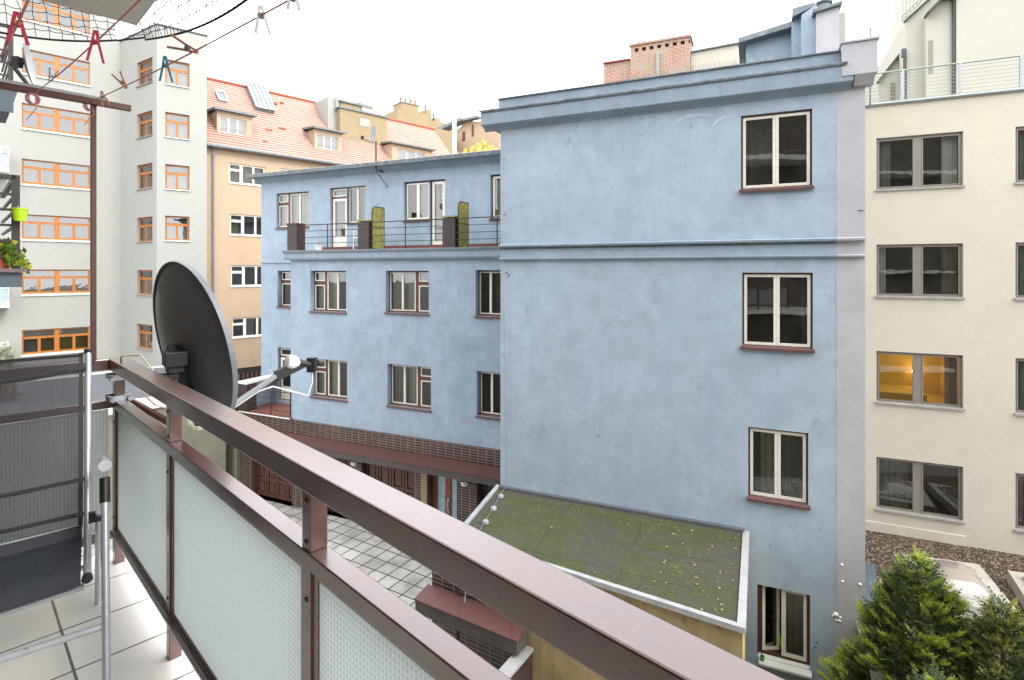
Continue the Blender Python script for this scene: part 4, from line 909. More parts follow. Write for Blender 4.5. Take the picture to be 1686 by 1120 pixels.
def dormer(x0, x1, wx0, wx1, o=-.7, h=1.55, nreg=3):
    q = TN.shift(o); t0, t1 = q.T(x0), q.T(x1); z0 = roofz(o)-.25; z1 = z0+h+.2
    hh = (q.T(wx0), q.T(wx1), z0+.42, z0+1.42)
    mb = MB(); mb.slab(q, t0, t1, z0, z1, [hh], 0, .25); ob = -(z1-roofz(o))/slope - .1
    for t in (t0, t1-.12):
        a_, b_ = (t, t+.12)
        mb.hexa([q.P(a_, -.251, z0), q.P(b_, -.251, z0), q.P(b_, ob, z1-.1), q.P(a_, ob, z1-.1)], [q.P(a_, -.251, z1), q.P(b_, -.251, z1), q.P(b_, ob, z1), q.P(a_, ob, z1)])
    d = mb.build('dormer', M['tan'], tn)
    mb = MB(); mb.prism(q, [(.3, z1-.02), (.3, z1+.1), (ob-.5, z1+.35), (ob-.5, z1+.2)], t0-.2, t1+.25); mb.build('dormer_roof', M['zinc_dark'], d)
    ms = MB(); mp = MB(); W = hh[1]-hh[0]; regs = [(hh[0]+.06+W*k/nreg, hh[0]+W*(k+1)/nreg-.03, hh[2]+.06, hh[3]-.06) for k in range(nreg)]
    ms.slab(q, hh[0], hh[1], hh[2], hh[3], regs, -.08, .08)
    for r in regs: mp.face([q.P(r[0], -.12, r[2]), q.P(r[1], -.12, r[2]), q.P(r[1], -.12, r[3]), q.P(r[0], -.12, r[3])])
    ms.build('window', M['white_frame'], d)
    mp.build('pane', M['glass_far'], d); c_ = MB(); c_.face([q.P(hh[0], -.4, hh[2]), q.P(hh[1], -.4, hh[2]), q.P(hh[1], -.4, hh[3]), q.P(hh[0], -.4, hh[3])]); c_.build('curtain', M['curtain'], d)
dormer(357, 415, 361, 406); dormer(518, 563, 521, 557); dormer(645, 712, 654, 700)
# roof glazing and skylight, lying parallel to the slope
def roofpanel(x0, x1, o0, o1, lift, name, mat, ribs=0):
    q = TN.shift((o0+o1)/2); t0, t1 = q.T(x0), q.T(x1); mb = MB()
    f = lambda t, o, l: TN.P(t, o+l*.7, roofz(o)+l*.7)
    mb.hexa([f(t0, o0, -.1), f(t1, o0, -.1), f(t1, o1, -.1), f(t0, o1, -.1)], [f(t0, o0, lift), f(t1, o0, lift), f(t1, o1, lift), f(t0, o1, lift)]); o = mb.build(name, M[mat], tn)
    if ribs:
        mb = MB()
        for k in range(ribs+1): t = t0+(t1-t0)*k/ribs; mb.beam(f(t, o0, lift+.03), f(t, o1, lift+.03), .08, .08)
        for oo in (o0, o1): mb.beam(f(t0, oo, lift+.03), f(t1, oo, lift+.03), .1, .1)
        mb.build('glazing_bar', M['white_frame'], o)
roofpanel(412, 442, -3.1, -5.1, .35, 'roof_glazing', 'roof_glass', 4)
roofpanel(357, 371, -3.3, -4.0, .12, 'roof_window', 'roof_glass', 1)
# masonry on the ridge
q = TN.shift(-2.6)
mb = MB(); mb.box(q, q.T(540), q.T(559), -2.4, 0, 9, q.Z(545, 160)); mb.build('chimney', M['offwhite'], rf)
q = TN.shift(-2.0); z_ = q.Z(560, 176); mb = MB(); tq0, tq1 = q.T(560), q.T(637); mb.box(q, tq0, tq1, -5, 0, roofz(-2)-.4, z_); mb.box(q, tq0+.3, tq1-1.2, -4, -.5, z_, z_+.55); lb = mb.build('lift_room', M['tan2'], tn)
mb = MB(); mb.box(q, q.T(592), q.T(609), .0, .03, q.Z(592, 207), q.Z(592, 194)); mb.build('window', M['sill_grey'], lb)
mb = MB(); mb.box(q, tq0-.1, tq1+.1, -5.1, .12, z_-.08, z_+.04); mb.box(q, tq0+.2, tq1-1.1, -4.2, -.35, z_+.552, z_+.7); mb.build('coping', M['zinc_dark'], lb)
mb = MB(); mb.box(q, tq1-2.0, tq1-.1, -1.6, -.4, z_+.05, z_+1.0); mb.build('chimney', M['sill_grey'], lb)
an2 = thing('tv_antenna', 'small aerial on a thin mast above the white roof chimney', 'antenna', q.P(q.T(557), -1, z_))
mb = MB(); pz = q.Z(557, 135); pp = q.P(q.T(557), -.5, 0); mb.tube([(pp.x, pp.y, 12.0), (pp.x, pp.y, pz)], .03, 5); mb.tube([(pp.x-.1, pp.y, pz), (pp.x+.8, pp.y, pz-.5)], .02, 4); mb.tube([(pp.x+.2, pp.y-.3, pz-.1), (pp.x+.2, pp.y+.3, pz-.1)], .02, 4); mb.tube([(pp.x+.6, pp.y-.3, pz-.35), (pp.x+.6, pp.y+.3, pz-.35)], .02, 4); mb.build('antenna_arms', M['zinc_dark'], an2)

# distant houses behind the red roof
def dist_house(name, label, px0, px1, Y, ytop, ops, vp=1900, depth=8, mat='tan2'):
    q = Pl((px0+px1)/2, Y, vp); t = thing(name, label, 'house', q.P(0, -depth/2, G)); t0, t1 = q.T(px0), q.T(px1); zt = q.Z(px0, ytop)
    mb = MB(); mb.box(q, t0, t1, -depth, 0, G, zt); w = mb.build('wall', M[mat], t); return q, t, t0, t1, zt, w
q, t, t0, t1, zt, w = dist_house('house', 'distant sand-coloured house with a row of chimney pots behind the tiled roof', 655, 704, 62, 179, 0)
def pots(q, par, px, zt, n, dy=-1):
    mb = MB(); t = q.T(px)
    for k in range(n): mb.lathe(q.P(t+k*.62, dy, zt), UP, [(.14, -.1), (.11, .6), (.16, .62), (.16, .7)], 8)
    mb.build('chimney_pot', M['terracotta'], par)
mb = MB(); mb.box(q, q.T(663), q.T(692), -2.2, -.3, zt, zt+.9); mb.build('chimney_stack', M['tan2'], t); mb = MB(); mb.box(q, q.T(662), q.T(693), -2.3, -.2, zt+.902, zt+1.0); mb.build('chimney_cap', M['zinc_dark'], t); pots(q, t, 667, zt+1.0, 4)
q, t, t0, t1, zt, w = dist_house('house', 'distant sand-coloured house lower to the right of the chimney pots', 700, 746, 66, 196, 0)
mb = MB(); mb.box(q, q.T(704), q.T(713), -2.2, -.3, zt, zt+1.3); mb.box(q, q.T(718), q.T(728), -2.2, -.3, zt, zt+.5); mb.build('chimney_stack', M['tan2'], t); pots(q, t, 708, zt+1.3, 1); pots(q, t, 721, zt+.5, 1)
q = Pl(775, 58, -700); t = thing('house', 'distant apricot gabled house with narrow windows behind the yellow tree', 'house', q.P(0, -4, G))
mb = MB(); mb.poly(q, [(q.T(748), G), (q.T(748), q.Z(748, 218)), (q.T(768), q.Z(768, 200)), (q.T(790), q.Z(790, 200)), (q.T(822), q.Z(822, 215)), (q.T(822), G)], 0, -8); mb.build('wall', M['tan'], t)
mb = MB(); mb.beam(q.P(q.T(716), .3, q.Z(716, 222)), q.P(q.T(766), .3, q.Z(766, 199)), 1.2, .35); mb.beam(q.P(q.T(766), .3, q.Z(766, 200)), q.P(q.T(793), .3, q.Z(793, 194)), .8, .25); mb.build('roof', M['zinc_dark'], t)
mb = MB(); mb.box(q, q.T(761.5), q.T(766), .0, .05, q.Z(762, 232), q.Z(762, 217)); mb.build('window', M['brown_wood'], t); mb = MB(); mb.box(q, q.T(777), q.T(780), .0, .05, q.Z(778, 225), q.Z(778, 206)); mb.build('window', M['brown_wood'], t)
q = Pl(732, 56, 1900); mb = MB(); mb.box(q, q.T(718), q.T(752), -5, 0, G, q.Z(730, 214)); mb.build('side_wing', M['tan2'], t)
q = Pl(748, 54, 1900); fl_ = thing('flue_pipe', 'tall thin white flue pipe beside the distant gabled house', 'pipe', q.P(0, 0, G)); mb = MB(); mb.tube([q.P(0, 0, G), q.P(0, 0, q.Z(748, 190))], .2, 8); mb.build('pipe', M['white_plastic'], fl_); 
# yellow willow
wl = thing('willow_tree', 'yellow-leaved tree with drooping twigs behind the blue roof edge', 'tree', at(795, 45, G)); rnd = random.Random(4)
mb = MB(); mb.tube([(0, 0, 0), (.1, 0, 9), (0, 0, 16.5)], .3, 8, .06)
for k in range(14):
    a = rnd.random()*6.28; mb.tube([(0, 0, 10+k*.4), (math.cos(a)*1.3, math.sin(a)*1.3, 12.5+k*.38), (math.cos(a)*2.1, math.sin(a)*2.1, 13+k*.42)], .09, 5, .02)
mb.build('trunk', M['bark'], wl, local=True); mb = MB()
for k in range(2600):
    a = rnd.random()*6.28; r = 3.0*rnd.random()**.6; top = 19.6-r*1.1*rnd.uniform(.4, 1.3)-rnd.random()*.8; x, y = math.cos(a)*r, math.sin(a)*r; L = rnd.uniform(.5, 1.6)
    dx = rnd.uniform(-.25, .25)
    for j in range(3):
        z = top-rnd.random()*3.2*0-j*L*.5; s_ = rnd.uniform(.05, .11)
        mb.face([(x+dx*j, y, z), (x+s_+dx*j, y+.05, z-.22), (x+dx*j, y, z-.5), (x-s_+dx*j, y-.05, z-.22)])
mb.build('crown', M['willow'], wl, local=True, uvs=False)

# roof-top masonry behind the blue block
BK = Pl(1080, 21, VPB)
bk = thing('brick_chimney', 'weathered red brick chimney stack with a row of square flue holes above the blue roof', 'chimney', BK.P(0, -.5, 3))
mb = MB(); zt = BK.Z(1085, 69); b_ = 3
mb.box(BK, BK.T(1038), BK.T(1136), -1.0, 0, b_, BK.Z(1085, 84)); t0, t1 = BK.T(1038), BK.T(1136)
hs = [(t0+.16+k*.29, t0+.31+k*.29, BK.Z(1085, 79.5), BK.Z(1085, 73.5)) for k in range(8)]
mb.slab(BK, t0, t1, BK.Z(1085, 84), zt, hs, .0, .4); mb.box(BK, t0, t1, -1.0, -.405, BK.Z(1085, 84), zt)
mb.box(BK, t0-.05, t1+.05, -1.05, .06, zt+.001, zt+.08); mb.build('stack', M['brick_red'], bk)
mb = MB(); mb.box(BK, BK.T(1081), BK.T(1086), .0, .08, b_, BK.Z(1083, 88)); mb.build('pipe_casing', M['sill_grey'], bk)
mb = MB(); mb.box(BK, BK.T(993), BK.T(1037.5), -1.2, -.1, b_, BK.Z(1015, 101)); lo_ = mb.build('lower_stack', M['brick_red'], bk)
mb = MB(); mb.box(BK, BK.T(992), BK.T(1037), -1.3, -.0, BK.Z(1015, 101)+.001, BK.Z(1015, 99)); mb.build('coping', M['terracotta'], bk)
cw = thing('firewall', 'plain cream rendered firewall between the brick stack and the blue rooftop block', 'wall', BK.P(2, -1, 3))
mb = MB(); mb.poly(BK, [(BK.T(1136.5), b_), (BK.T(1136.5), BK.Z(1137, 84)), (BK.T(1222), BK.Z(1222, 68)), (BK.T(1222), b_)], -.2, -.7); mb.build('wall', M['cream'], cw)
mb = MB(); mb.beam(BK.P(BK.T(1137), -.4, BK.Z(1137, 83)), BK.P(BK.T(1222), -.4, BK.Z(1222, 67)), .6, .05); mb.build('coping', M['zinc_dark'], cw)
q = Pl(965, 24, VPB); fp = thing('vent_pipe', 'slim white vent pipe standing on the roof left of the brick stack', 'pipe', q.P(0, 0, 3)); mb = MB(); mb.tube([q.P(0, 0, 3), q.P(0, 0, q.Z(965, 112))], .045, 6); mb.tube([q.P(0, 0, q.Z(965, 112)), q.P(0, 0, q.Z(965, 106))], .02, 6); mb.build('pipe', M['white_plastic'], fp)

# dish on the roof edge of the blue wing
sd = thing('satellite_dish', 'small pale satellite dish on a rusty bracket above the blue wing roof', 'satellite dish', B2.P(B2.T(626), .1, 3.2))
tq = B2.T(627.5); zc_ = B2.Z(624, 225)
def dish(mb, c, n, up, a, b, depth, rings=6, seg=40):
    n = n.normalized(); up = (up-n*up.dot(n)).normalized(); s = up.cross(n); vs = []
    for th in (0, .012):
        for i in range(rings+1):
            r = i/rings
            for k in range(seg):
                an_ = 2*math.pi*k/seg; vs.append(c+s*(math.cos(an_)*r*a)+up*(math.sin(an_)*r*b)+n*(depth*r*r-th))
    fs = []; m = (rings+1)*seg
    for l in (0, 1):
        for i in range(rings):
            for k in range(seg):
                f = [l*m+i*seg+k, l*m+i*seg+(k+1) % seg, l*m+(i+1)*seg+(k+1) % seg, l*m+(i+1)*seg+k]; fs.append(f if l == 0 else f[::-1])
    for k in range(seg): fs.append([rings*seg+k, rings*seg+(k+1) % seg, m+rings*seg+(k+1) % seg, m+rings*seg+k])
    mb.mesh(vs, fs)
mb = MB(); dc = B2.P(tq-.1, .3, zc_); dish(mb, dc, Vector((-.75, -.6, .15)), UP, .26, .34, .05, 4, 24); mb.build('reflector', M['white_dish'], sd, smooth=True)
mb = MB(); mb.tube([B2.P(tq, .3, zc_-.25), B2.P(tq, .3, B2.Z(626, 282)), B2.P(tq+.1, .02, B2.Z(626, 284))], .035, 8); mb.tube([B2.P(tq, .3, B2.Z(626, 284)), B2.P(tq+.35, .04, B2.Z(626, 310))], .018, 5); mb.build('mast', M['timber_grey'], sd)
mb = MB(); mb.tube([dc+Vector((0, 0, -.3)), dc+Vector((-.3, -.35, -.25))], .015, 5); mb.cube(dc+Vector((-.32, -.37, -.2)), .09, .09, .12); mb.build('receiver', M['black'], sd)

# things on the blue balcony
pc = thing('garden_chair', 'white plastic garden chair behind the balcony railing of the blue wing', 'chair', B1.P(B1.T(578), -.55, .73)); mb = MB(); pb = B1.P(B1.T(572), -.75, 0)
fr_ = Fr(pb[:2], B1.u, B1.n); Zf = .73
mb.box(fr_, 0, .45, 0, .45, Zf+.40, Zf+.44); mb.build('seat', M['white_plastic'], pc)
for a_, o_ in ((.02, .02), (.41, .02), (.02, .41), (.41, .41)): 
    mb = MB(); mb.beam(fr_.P(a_+(-.03 if a_ < .2 else .05), o_, Zf), fr_.P(a_, o_, Zf+.62 if o_ > .2 else Zf+.44), .04, .04); mb.build('leg', M['white_plastic'], pc)
mb = MB()
for k in range(5): mb.beam(fr_.P(.04+k*.09, .0, Zf+.44), fr_.P(.04+k*.09, -.1, Zf+.88), .05, .02)
mb.beam(fr_.P(0, -.1, Zf+.88), fr_.P(.45, -.1, Zf+.88), .04, .06); mb.build('backrest', M['white_plastic'], pc)
mb = MB()
for a_ in (.0, .45): mb.beam(fr_.P(a_, -.05, Zf+.64), fr_.P(a_, .45, Zf+.64), .05, .03)
mb.build('armrest', M['white_plastic'], pc)
bu = thing('bucket', 'small white bucket on the blue balcony floor by the railing', 'bucket', B1.P(B1.T(521), -.1, .73)); mb = MB(); mb.lathe(B1.P(B1.T(521), -.12, .73), UP, [(.11, 0), (.14, .24), (.15, .25), (.13, .25), (.1, .02)], 16); mb.build('bucket_body', M['white_plastic'], bu, smooth=True)

# ================================================================== LOW STRUCTURES, lower left
LW = Pl(240, 19, 1744)
sh = thing('garage_block', 'low garage block with dark felt roof and pale edge beyond the balcony corner', 'garage', LW.P(0, -3, G))
zr_ = -4.55
mb = MB(); a0_, a1_ = LW.T(-150), LW.T(372); mb.box(LW, a0_, a1_, -7, 0, G, zr_-.02); mb.build('wall', M['concrete'], sh)
mb = MB(); mb.box(LW, a0_+.1, a1_-.1, -6.9, -.1, zr_-.018, zr_+.03); mb.build('roof', M['shed_roof'], sh)
mb = MB(); mb.box(LW, a0_, a1_+.05, -.1, .12, zr_-.3, zr_+.08); mb.box(LW, a1_-.1, a1_+.05, -7, -.101, zr_-.3, zr_+.08); mb.box(LW, a0_, a1_+.05, -7.1, -7, zr_-.2, zr_+.08)
k = LW.T(255); mb.box(LW, k, k+.12, -6.9, -.102, zr_+.031, zr_+.09); mb.build('roof_edge', M['sill_white'], sh)
cwl = thing('courtyard_wall', 'old mossy concrete wall next to the first garage door', 'wall', B1.P(gt0-1, .5, G)); mb = MB(); mb.box(B1, gt0-3.2, gt0-.01, -.1, .15, G-.1, -6.2); mb.build('wall', M['concrete'], cwl)
mb = MB(); mb.box(B1, gt0-3.2, gt0-.01, -.14, .19, -6.198, -6.1); mb.build('coping', M['sill_white'], cwl)
# terrace fence and shrub seen through the chair mesh
tf = thing('picket_fence', 'short dark timber picket fence seen through the chair back', 'fence', LW.P(LW.T(0), -3, zr_+.04)); q = LW.shift(-3); mb = MB(); x0_, x1_ = q.T(-80), q.T(34)
k = x0_
while k < x1_: mb.box(q, k, k+.09, -.02, .02, zr_+.05, zr_+1.1); k += .24
mb.build('pickets', M['timber_grey'], tf)
mb = MB(); mb.box(q, x0_, x1_, .021, .06, zr_+1.0, zr_+1.1); mb.box(q, x0_, x1_, .021, .06, zr_+.2, zr_+.3); mb.build('rails', M['timber_grey'], tf)
hg = thing('shrub', 'pale leafy shrub behind the picket fence', 'shrub', q.P(q.T(0), -.8, zr_+.04)); mb = MB(); rnd = random.Random(2)
for k in range(1400):
    p = q.P(rnd.uniform(x0_, x1_-.2), -.8+rnd.uniform(-.4, .4), zr_+.05+rnd.random()**.7*1.75); a = rnd.random()*6.28; s_ = rnd.uniform(.04, .1)
    mb.face([p+Vector((math.cos(a+j*1.57)*s_, math.sin(a+j*1.57)*s_*.5, math.sin(a+j*1.57)*s_)) for j in range(4)])
mb.build('foliage', M['hedge'], hg, uvs=False); mb = MB()
for k in range(8): t_ = x0_+(x1_-x0_)*k/8+.1; mb.tube([q.P(t_, -.8, zr_+.04), q.P(t_+.1, -.7, zr_+1.4)], .015, 5, .006)
mb.build('stems', M['bark'], hg)

# ================================================================== GROUND
rotB = math.atan2(A.u[1], A.u[0])
mb = MB(); mb.face([(-400, -200, G-.55), (500, -200, G-.55), (500, 600, G-.55), (-400, 600, G-.55)]); tag(mb.build('ground', M['earth']), kind='structure')
mb = MB(); mb.plan([(-16, -3), (3.2, -3), (3.2, 10.5), (0, 13.5), (2, 17.5), (-16, 26)], G-.6, G); tag(mb.build('courtyard_paving', M['paving'], uvrot=rotB-.12), kind='structure')
mb = MB(); mb.plan([(3.25, -3), (30, -3), (30, 12), (6.7, 10.1), (3.25, 9.8)], G-.6, G-.03); tag(mb.build('garden_ground', M['earth']), kind='structure')

# ================================================================== OWN BALCONY
a46 = math.radians(46); rv = (-math.sin(a46), math.cos(a46)); nv = (math.cos(a46), math.sin(a46))
BF = Fr((0, 0), nv, rv)                             # P(d outwards, s along the rail, z)
rr_ = math.atan2(rv[1], rv[0])
bl_ = thing('balcony', 'our own balcony with brown steel railing, reeded glass panels and beige tiles', 'balcony', BF.P(.2, 1.5, -1.54))
mb = MB(); mb.box(BF, -.78, .70, -2.2, 3.62, -1.72, -1.555); mb.build('slab', M['soffit'], bl_)
mb = MB(); mb.box(BF, -.78, .71, -2.2, 3.63, -1.553, -1.54); mb.build('floor_tiles', M['tiles'], bl_, uvrot=rr_)
S1 = 3.535
mb = MB(); mb.plan([BF.P(.575, -1.8, 0), BF.P(.655, -1.8, 0), BF.P(.655, S1, 0), BF.P(-.78, S1, 0), BF.P(-.78, S1-.08, 0), BF.P(.575, S1-.08, 0)], -.518, -.46); mb.build('handrail', M['brown'], bl_, bevel=.004)
mb = MB(); mb.plan([BF.P(.597, -1.8, 0), BF.P(.65, -1.8, 0), BF.P(.65, S1-.005, 0), BF.P(-.78, S1-.005, 0), BF.P(-.78, S1-.058, 0), BF.P(.597, S1-.058, 0)], -.72, -.679); mb.build('middle_rail', M['brown'], bl_, bevel=.003)
mb = MB(); mb.plan([BF.P(.60, -1.8, 0), BF.P(.645, -1.8, 0), BF.P(.645, S1-.01, 0), BF.P(-.78, S1-.01, 0), BF.P(-.78, S1-.055, 0), BF.P(.60, S1-.055, 0)], -1.405, -1.36)
mb.plan([BF.P(.585, -1.8, 0), BF.P(.6, -1.8, 0), BF.P(.6, S1-.055, 0), BF.P(.585, S1-.055, 0)], -1.375, -1.36)
mb.build('bottom_rail', M['brown'], bl_, bevel=.003)
SP = [3.497, 2.478, 1.276, .07, -1.13]
for i, s_ in enumerate(SP):
    mb = MB(); w_ = .0225 if i else .03
    for z0, z1 in ((-.679, -.519), (-1.36, -.7205), (-1.5395, -1.4055)): mb.box(BF, .602, .646, s_-w_, s_+w_, z0, z1)
    po_ = mb.build('post', M['brown'], bl_, bevel=.002)
    for z_ in (-.56, -.66, -.80, -1.30):
        mb = MB(); mb.lathe(BF.P(.602, s_, z_), (-nv[0], -nv[1], 0), [(.007, 0), (.007, .003), (.004, .005)], 6); mb.build('rivet', M['brown'], po_)
for d_ in (.0, -.6):
    mb = MB()
    for z0, z1 in ((-.679, -.519), (-1.36, -.7205), (-1.5395, -1.4055)): mb.box(BF, d_-.022, d_+.022, S1-.052, S1-.012, z0, z1)
    mb.build('post', M['brown'], bl_, bevel=.002)
for a_, b_ in zip(SP[1:], SP[:-1]):
    mb = MB(); mb.box(BF, .612, .618, a_+.03, b_-.035, -1.352, -.728); g_ = mb.build('glass_panel', M['reeded'], bl_)
    mb = MB(); mb.slab(Fr((BF.P(.608, 0, 0)[0], BF.P(.608, 0, 0)[1]), rv, (-nv[0], -nv[1])), a_+.0235, b_-.031, -1.3595, -.7205, [(a_+.04, b_-.048, -1.343, -.737)], 0, .006, back=True); mb.build('glazing_bead', M['brown'], g_)
mb = MB(); mb.box(BF, .025, .58, S1-.034, S1-.028, -1.352, -.728); mb.build('glass_panel', M['reeded'], bl_)
mb = MB(); mb.box(BF, -.575, -.025, S1-.034, S1-.028, -1.352, -.728); mb.build('glass_panel', M['reeded'], bl_)

# house wall that carries the balcony, with neighbouring bays (reflected in the windows opposite)
ow = thing('house_wall', 'light rendered wall of our own house beside the balcony', 'building', BF.P(-1.5, 0, G))
mb = MB(); mb.box(BF, -5, -.79, -20, 14.5, G-.3, 9.5); mb.build('wall', M['own_wall'], ow)
for zf_ in (-4.64, 4.56):
    mb = MB(); mb.box(BF, -.78, .70, -2.2, 3.62, zf_-.18, zf_); s = mb.build('balcony_slab', M['sill_white'], ow)
for zf_ in (-6.2, -3.1, 0, 3.1, 6.2):
    mb = MB(); mb.box(BF, -.785, .60, -12, -7.5, zf_-.18, zf_); mb.build('balcony_slab', M['sill_white'], ow)
for zf_ in (-4.64, 4.56):
    s = [c for c in bpy.data.objects if c.name.startswith('balcony_slab') and c.parent == ow][0 if zf_ < 0 else 1]
    mb = MB()
    for z in (zf_+1.05, zf_+.85, zf_+.15): mb.box(BF, .60, .65, -2.2, 3.55, z-.02, z+.02)
    for k in SP: mb.box(BF, .6, .645, k-.02, k+.02, zf_, zf_+1.02)
    mb.build('balcony_railing', M['brown'], s)
for zf_ in (-6.2, -3.1, 0, 3.1):
    for s_ in (-17, -13.5, -10, -6.5, -3.6, 0.4):
        mb = MB(); mb.box(BF, -.789, -.76, s_, s_+1.6, zf_-.6, zf_+.9); mb.build('window', M['room'], ow)

# balcony above + bird net
ub = thing('balcony_slab', 'grey concrete balcony slab overhead at the top left', 'balcony', BF.P(.2, 1.5, 1.35))
mb = MB(); mb.box(BF, -.78, .72, -2.2, 3.57, 1.345, 1.50); mb.build('slab', M['soffit'], ub, bevel=.006)
nm = MB(); rnd = random.Random(11)
def bez(a_, b_, sag, n=60): return [a_.lerp(b_, i/n)+Vector((0, 0, -sag*math.sin(math.pi*i/n))) for i in range(n+1)]
def netsheet(path_top, bot, rows, cell):
    # path_top / bot: functions u -> point
    n = max(4, int(round((path_top(1)-path_top(0)).length/cell))); g = []
    for i in range(n+1):
        u = i/n; a_ = path_top(u); b_ = bot(u); g.append([a_.lerp(b_, j/rows)+Vector((rnd.uniform(-1, 1), rnd.uniform(-1, 1), rnd.uniform(-1, 1)))*.006*(j > 0)*(j < rows) for j in range(rows+1)])
    for i in range(n+1):
        nm.tube(g[i], .0019, 4)
        if i < n:
            for j in range(1, rows): nm.tube([g[i][j], g[i][j].lerp(g[i+1][j], .5)+Vector((0, 0, -.006)), g[i+1][j]], .0019, 4)
    nm.tube([g[i][rows] for i in range(n+1)], .0055, 5)
P_ = BF.P
cor_b = P_(.76, 3.62, 1.21)
netsheet(lambda u: P_(-.78+1.50*u, 3.575, 1.42), lambda u: P_(-.78+1.55*u, 3.62, 1.15+.15*u**4+.02*math.sin(u*7)), 6, .05)
netsheet(lambda u: P_(.725, 3.575-4.2*u, 1.42), lambda u: P_(.77+.05*math.sin(u*3.14), 3.62-4.2*u, 1.30-.24*math.sin(min(1.57, u*4.2))), 5, .05)
netob = nm.build('bird_net', M['net'], uvs=False); tag(netob, 'black bird net sagging along the edge of the slab overhead', 'net')

# clothes-line frame: post with cross bar
cf = thing('clothes_drying_rack', 'brown steel post with crossbar for clothes lines at the far balcony corner', 'clothes rack', BF.P(.55, 3.4, -1.54))
pX = BF.P(.505, 3.48, 0); pY = pX.y
pz = (445-168)/F*pY
mb = MB(); mb.box(BF, .496, .519, 3.425, 3.448, -.4595, pz+.01); mb.build('post', M['brown_wood'], cf, bevel=.002)
mb = MB(); mb.box(BF, -.5, .66, 3.396, 3.4245, pz-.03, pz); mb.build('crossbar', M['brown_wood'], cf, bevel=.002)
mb = MB(); mb.tube([P_(.15, 3.4, pz+.006), P_(.56, 3.4, pz+.006)], .008, 6); mb.build('rod', M['alu'], cf)
tie = []
def pxp(px, py, Y): return Vector(((px-CX)/F*Y, Y, (HY-py)/F*Y))
def cline(p0, p1, label, knot=True):
    o = thing('clothes_line', label, 'clothes line', p0, group='clothes lines on the balcony'); mb = MB(); n = 16
    mb.tube([p0.lerp(p1, i/n)+Vector((0, 0, -.012*math.sin(math.pi*i/n))) for i in range(n+1)], .0022, 5); mb.build('cord', M['pink_cord'], o)
    if knot:
        mb = MB(); rk = random.Random(3)
        for k in range(3):
            ax = k*.008-.008; mb.tube([p0+Vector((ax, 0, 0))+Vector((.014*math.cos(a*.9)*.6, .022*math.cos(a*.9), .026*math.sin(a*.9)-.02)) for a in range(8)], .003, 5)
        mb.tube([p0+Vector((.01, 0, -.01)), p0+Vector((.02, .0, -.06)), p0+Vector((-.02, -.01, -.12))], .002, 5)
        mb.build('knot', M['pink_cord'], o)
    return lambda u: p0.lerp(p1, u)
Yb = lambda px: 0
A1 = pxp(148, 168, 2.74); B1_ = pxp(482, -6, 1.12)
ln1 = cline(A1, A1+(B1_-A1)*1.12, 'pink clothes line slanting up from the post top past most of the pegs')
A2 = pxp(54, 156, 2.55); B2_ = pxp(243, -14, 1.1)
ln2 = cline(A2, A2+(B2_-A2)*1.1, 'pink clothes line carrying the red plastic peg')
A3 = pxp(-12, 112, 1.5); B3_ = pxp(60, -30, .9)
ln3 = cline(A3, B3_, 'pink clothes line at the far left with the red and wood peg', False)
def peg(label, p, ax, Lm, mat, mat2=None, open_=.22, group='clothes pegs on the lines'):
    # ax: direction from jaws to handles
    o = thing('clothes_peg', label, 'clothes peg', p, group=group); ax = ax.normalized(); vd = Vector((p.x, p.y, p.z)).normalized(); sd_ = ax.cross(vd).normalized(); dep = ax.cross(sd_)
    for sg in (-1, 1):
        mb = MB(); pr = []
        for k in range(7):
            u = k/6; off = sg*(.0022+.004*min(u, .35)/.35+max(0, u-.35)*open_*Lm*.95); c = ax*(Lm*(u-.25))+sd_*off; hw = .0042*(1 if u < .8 else .8)
            pr.append((c, hw))
        vs = []
        for c, hw in pr: vs += [c+sd_*.003+dep*hw, c-sd_*.003+dep*hw, c-sd_*.003-dep*hw, c+sd_*.003-dep*hw]
        fs = [[4*i+j, 4*i+(j+1) % 4, 4*i+4+(j+1) % 4, 4*i+4+j] for i in range(6) for j in range(4)] + [[3, 2, 1, 0], [24, 25, 26, 27]]
        mb.mesh(vs, fs); mb.build('jaw', M[mat], o, local=True)
    mb = MB(); mb.lathe(ax*(Lm*.12), dep, [(.006, -.006), (.006, .006)], 10); mb.tube([ax*(Lm*.12)+sd_*.006, ax*(Lm*.0)+sd_*.009], .0012, 4); mb.tube([ax*(Lm*.12)-sd_*.006, ax*(Lm*.0)-sd_*.009], .0012, 4); mb.build('spring', M[mat2 or 'steel'], o, local=True)
    return o
def on(A_, B_, px):                                # point on a line at a given survey column
    lo, hi = 0.0, 1.2
    for _ in range(40):
        m_ = (lo+hi)/2; p = A_.lerp(B_, m_); x = CX+F*p.x/p.y
        if x < px: lo = m_
        else: hi = m_
    return A_.lerp(B_, lo)
vR = lambda x, z: Vector((x, x*.3, z))
peg('wooden peg nearest the post, tilted with legs down', on(A1, B1_, 169), vR(-.3, 1)*-1+Vector((.35, 0, 0))*0, .072, 'wood_peg')
peg('wooden peg between the post peg and the teal one', on(A1, B1_, 204), Vector((-.55, 0, .8)), .075, 'wood_peg')
peg('teal plastic peg hanging from the line', on(A1, B1_, 272), Vector((.05, 0, -1)), .082, 'teal_peg', 'teal_peg')
peg('large pale wooden peg with open jaws pointing left, highest on the right', on(A1, B1_, 314), Vector((-.95, 0, .38)), .09, 'wood_peg')
peg('translucent white peg near the top edge of the view', on(A1, B1_, 430), Vector((.08, 0, -1)), .062, 'white_plastic')
peg('white peg cut off by the top edge beside the first white one', on(A1, B1_, 482), Vector((.08, 0, -1)), .035, 'white_plastic')
peg('crimson plastic peg clipped below the bird net', on(A2, B2_, 157), Vector((0, 0, -1)), .085, 'red_peg', 'red_peg')
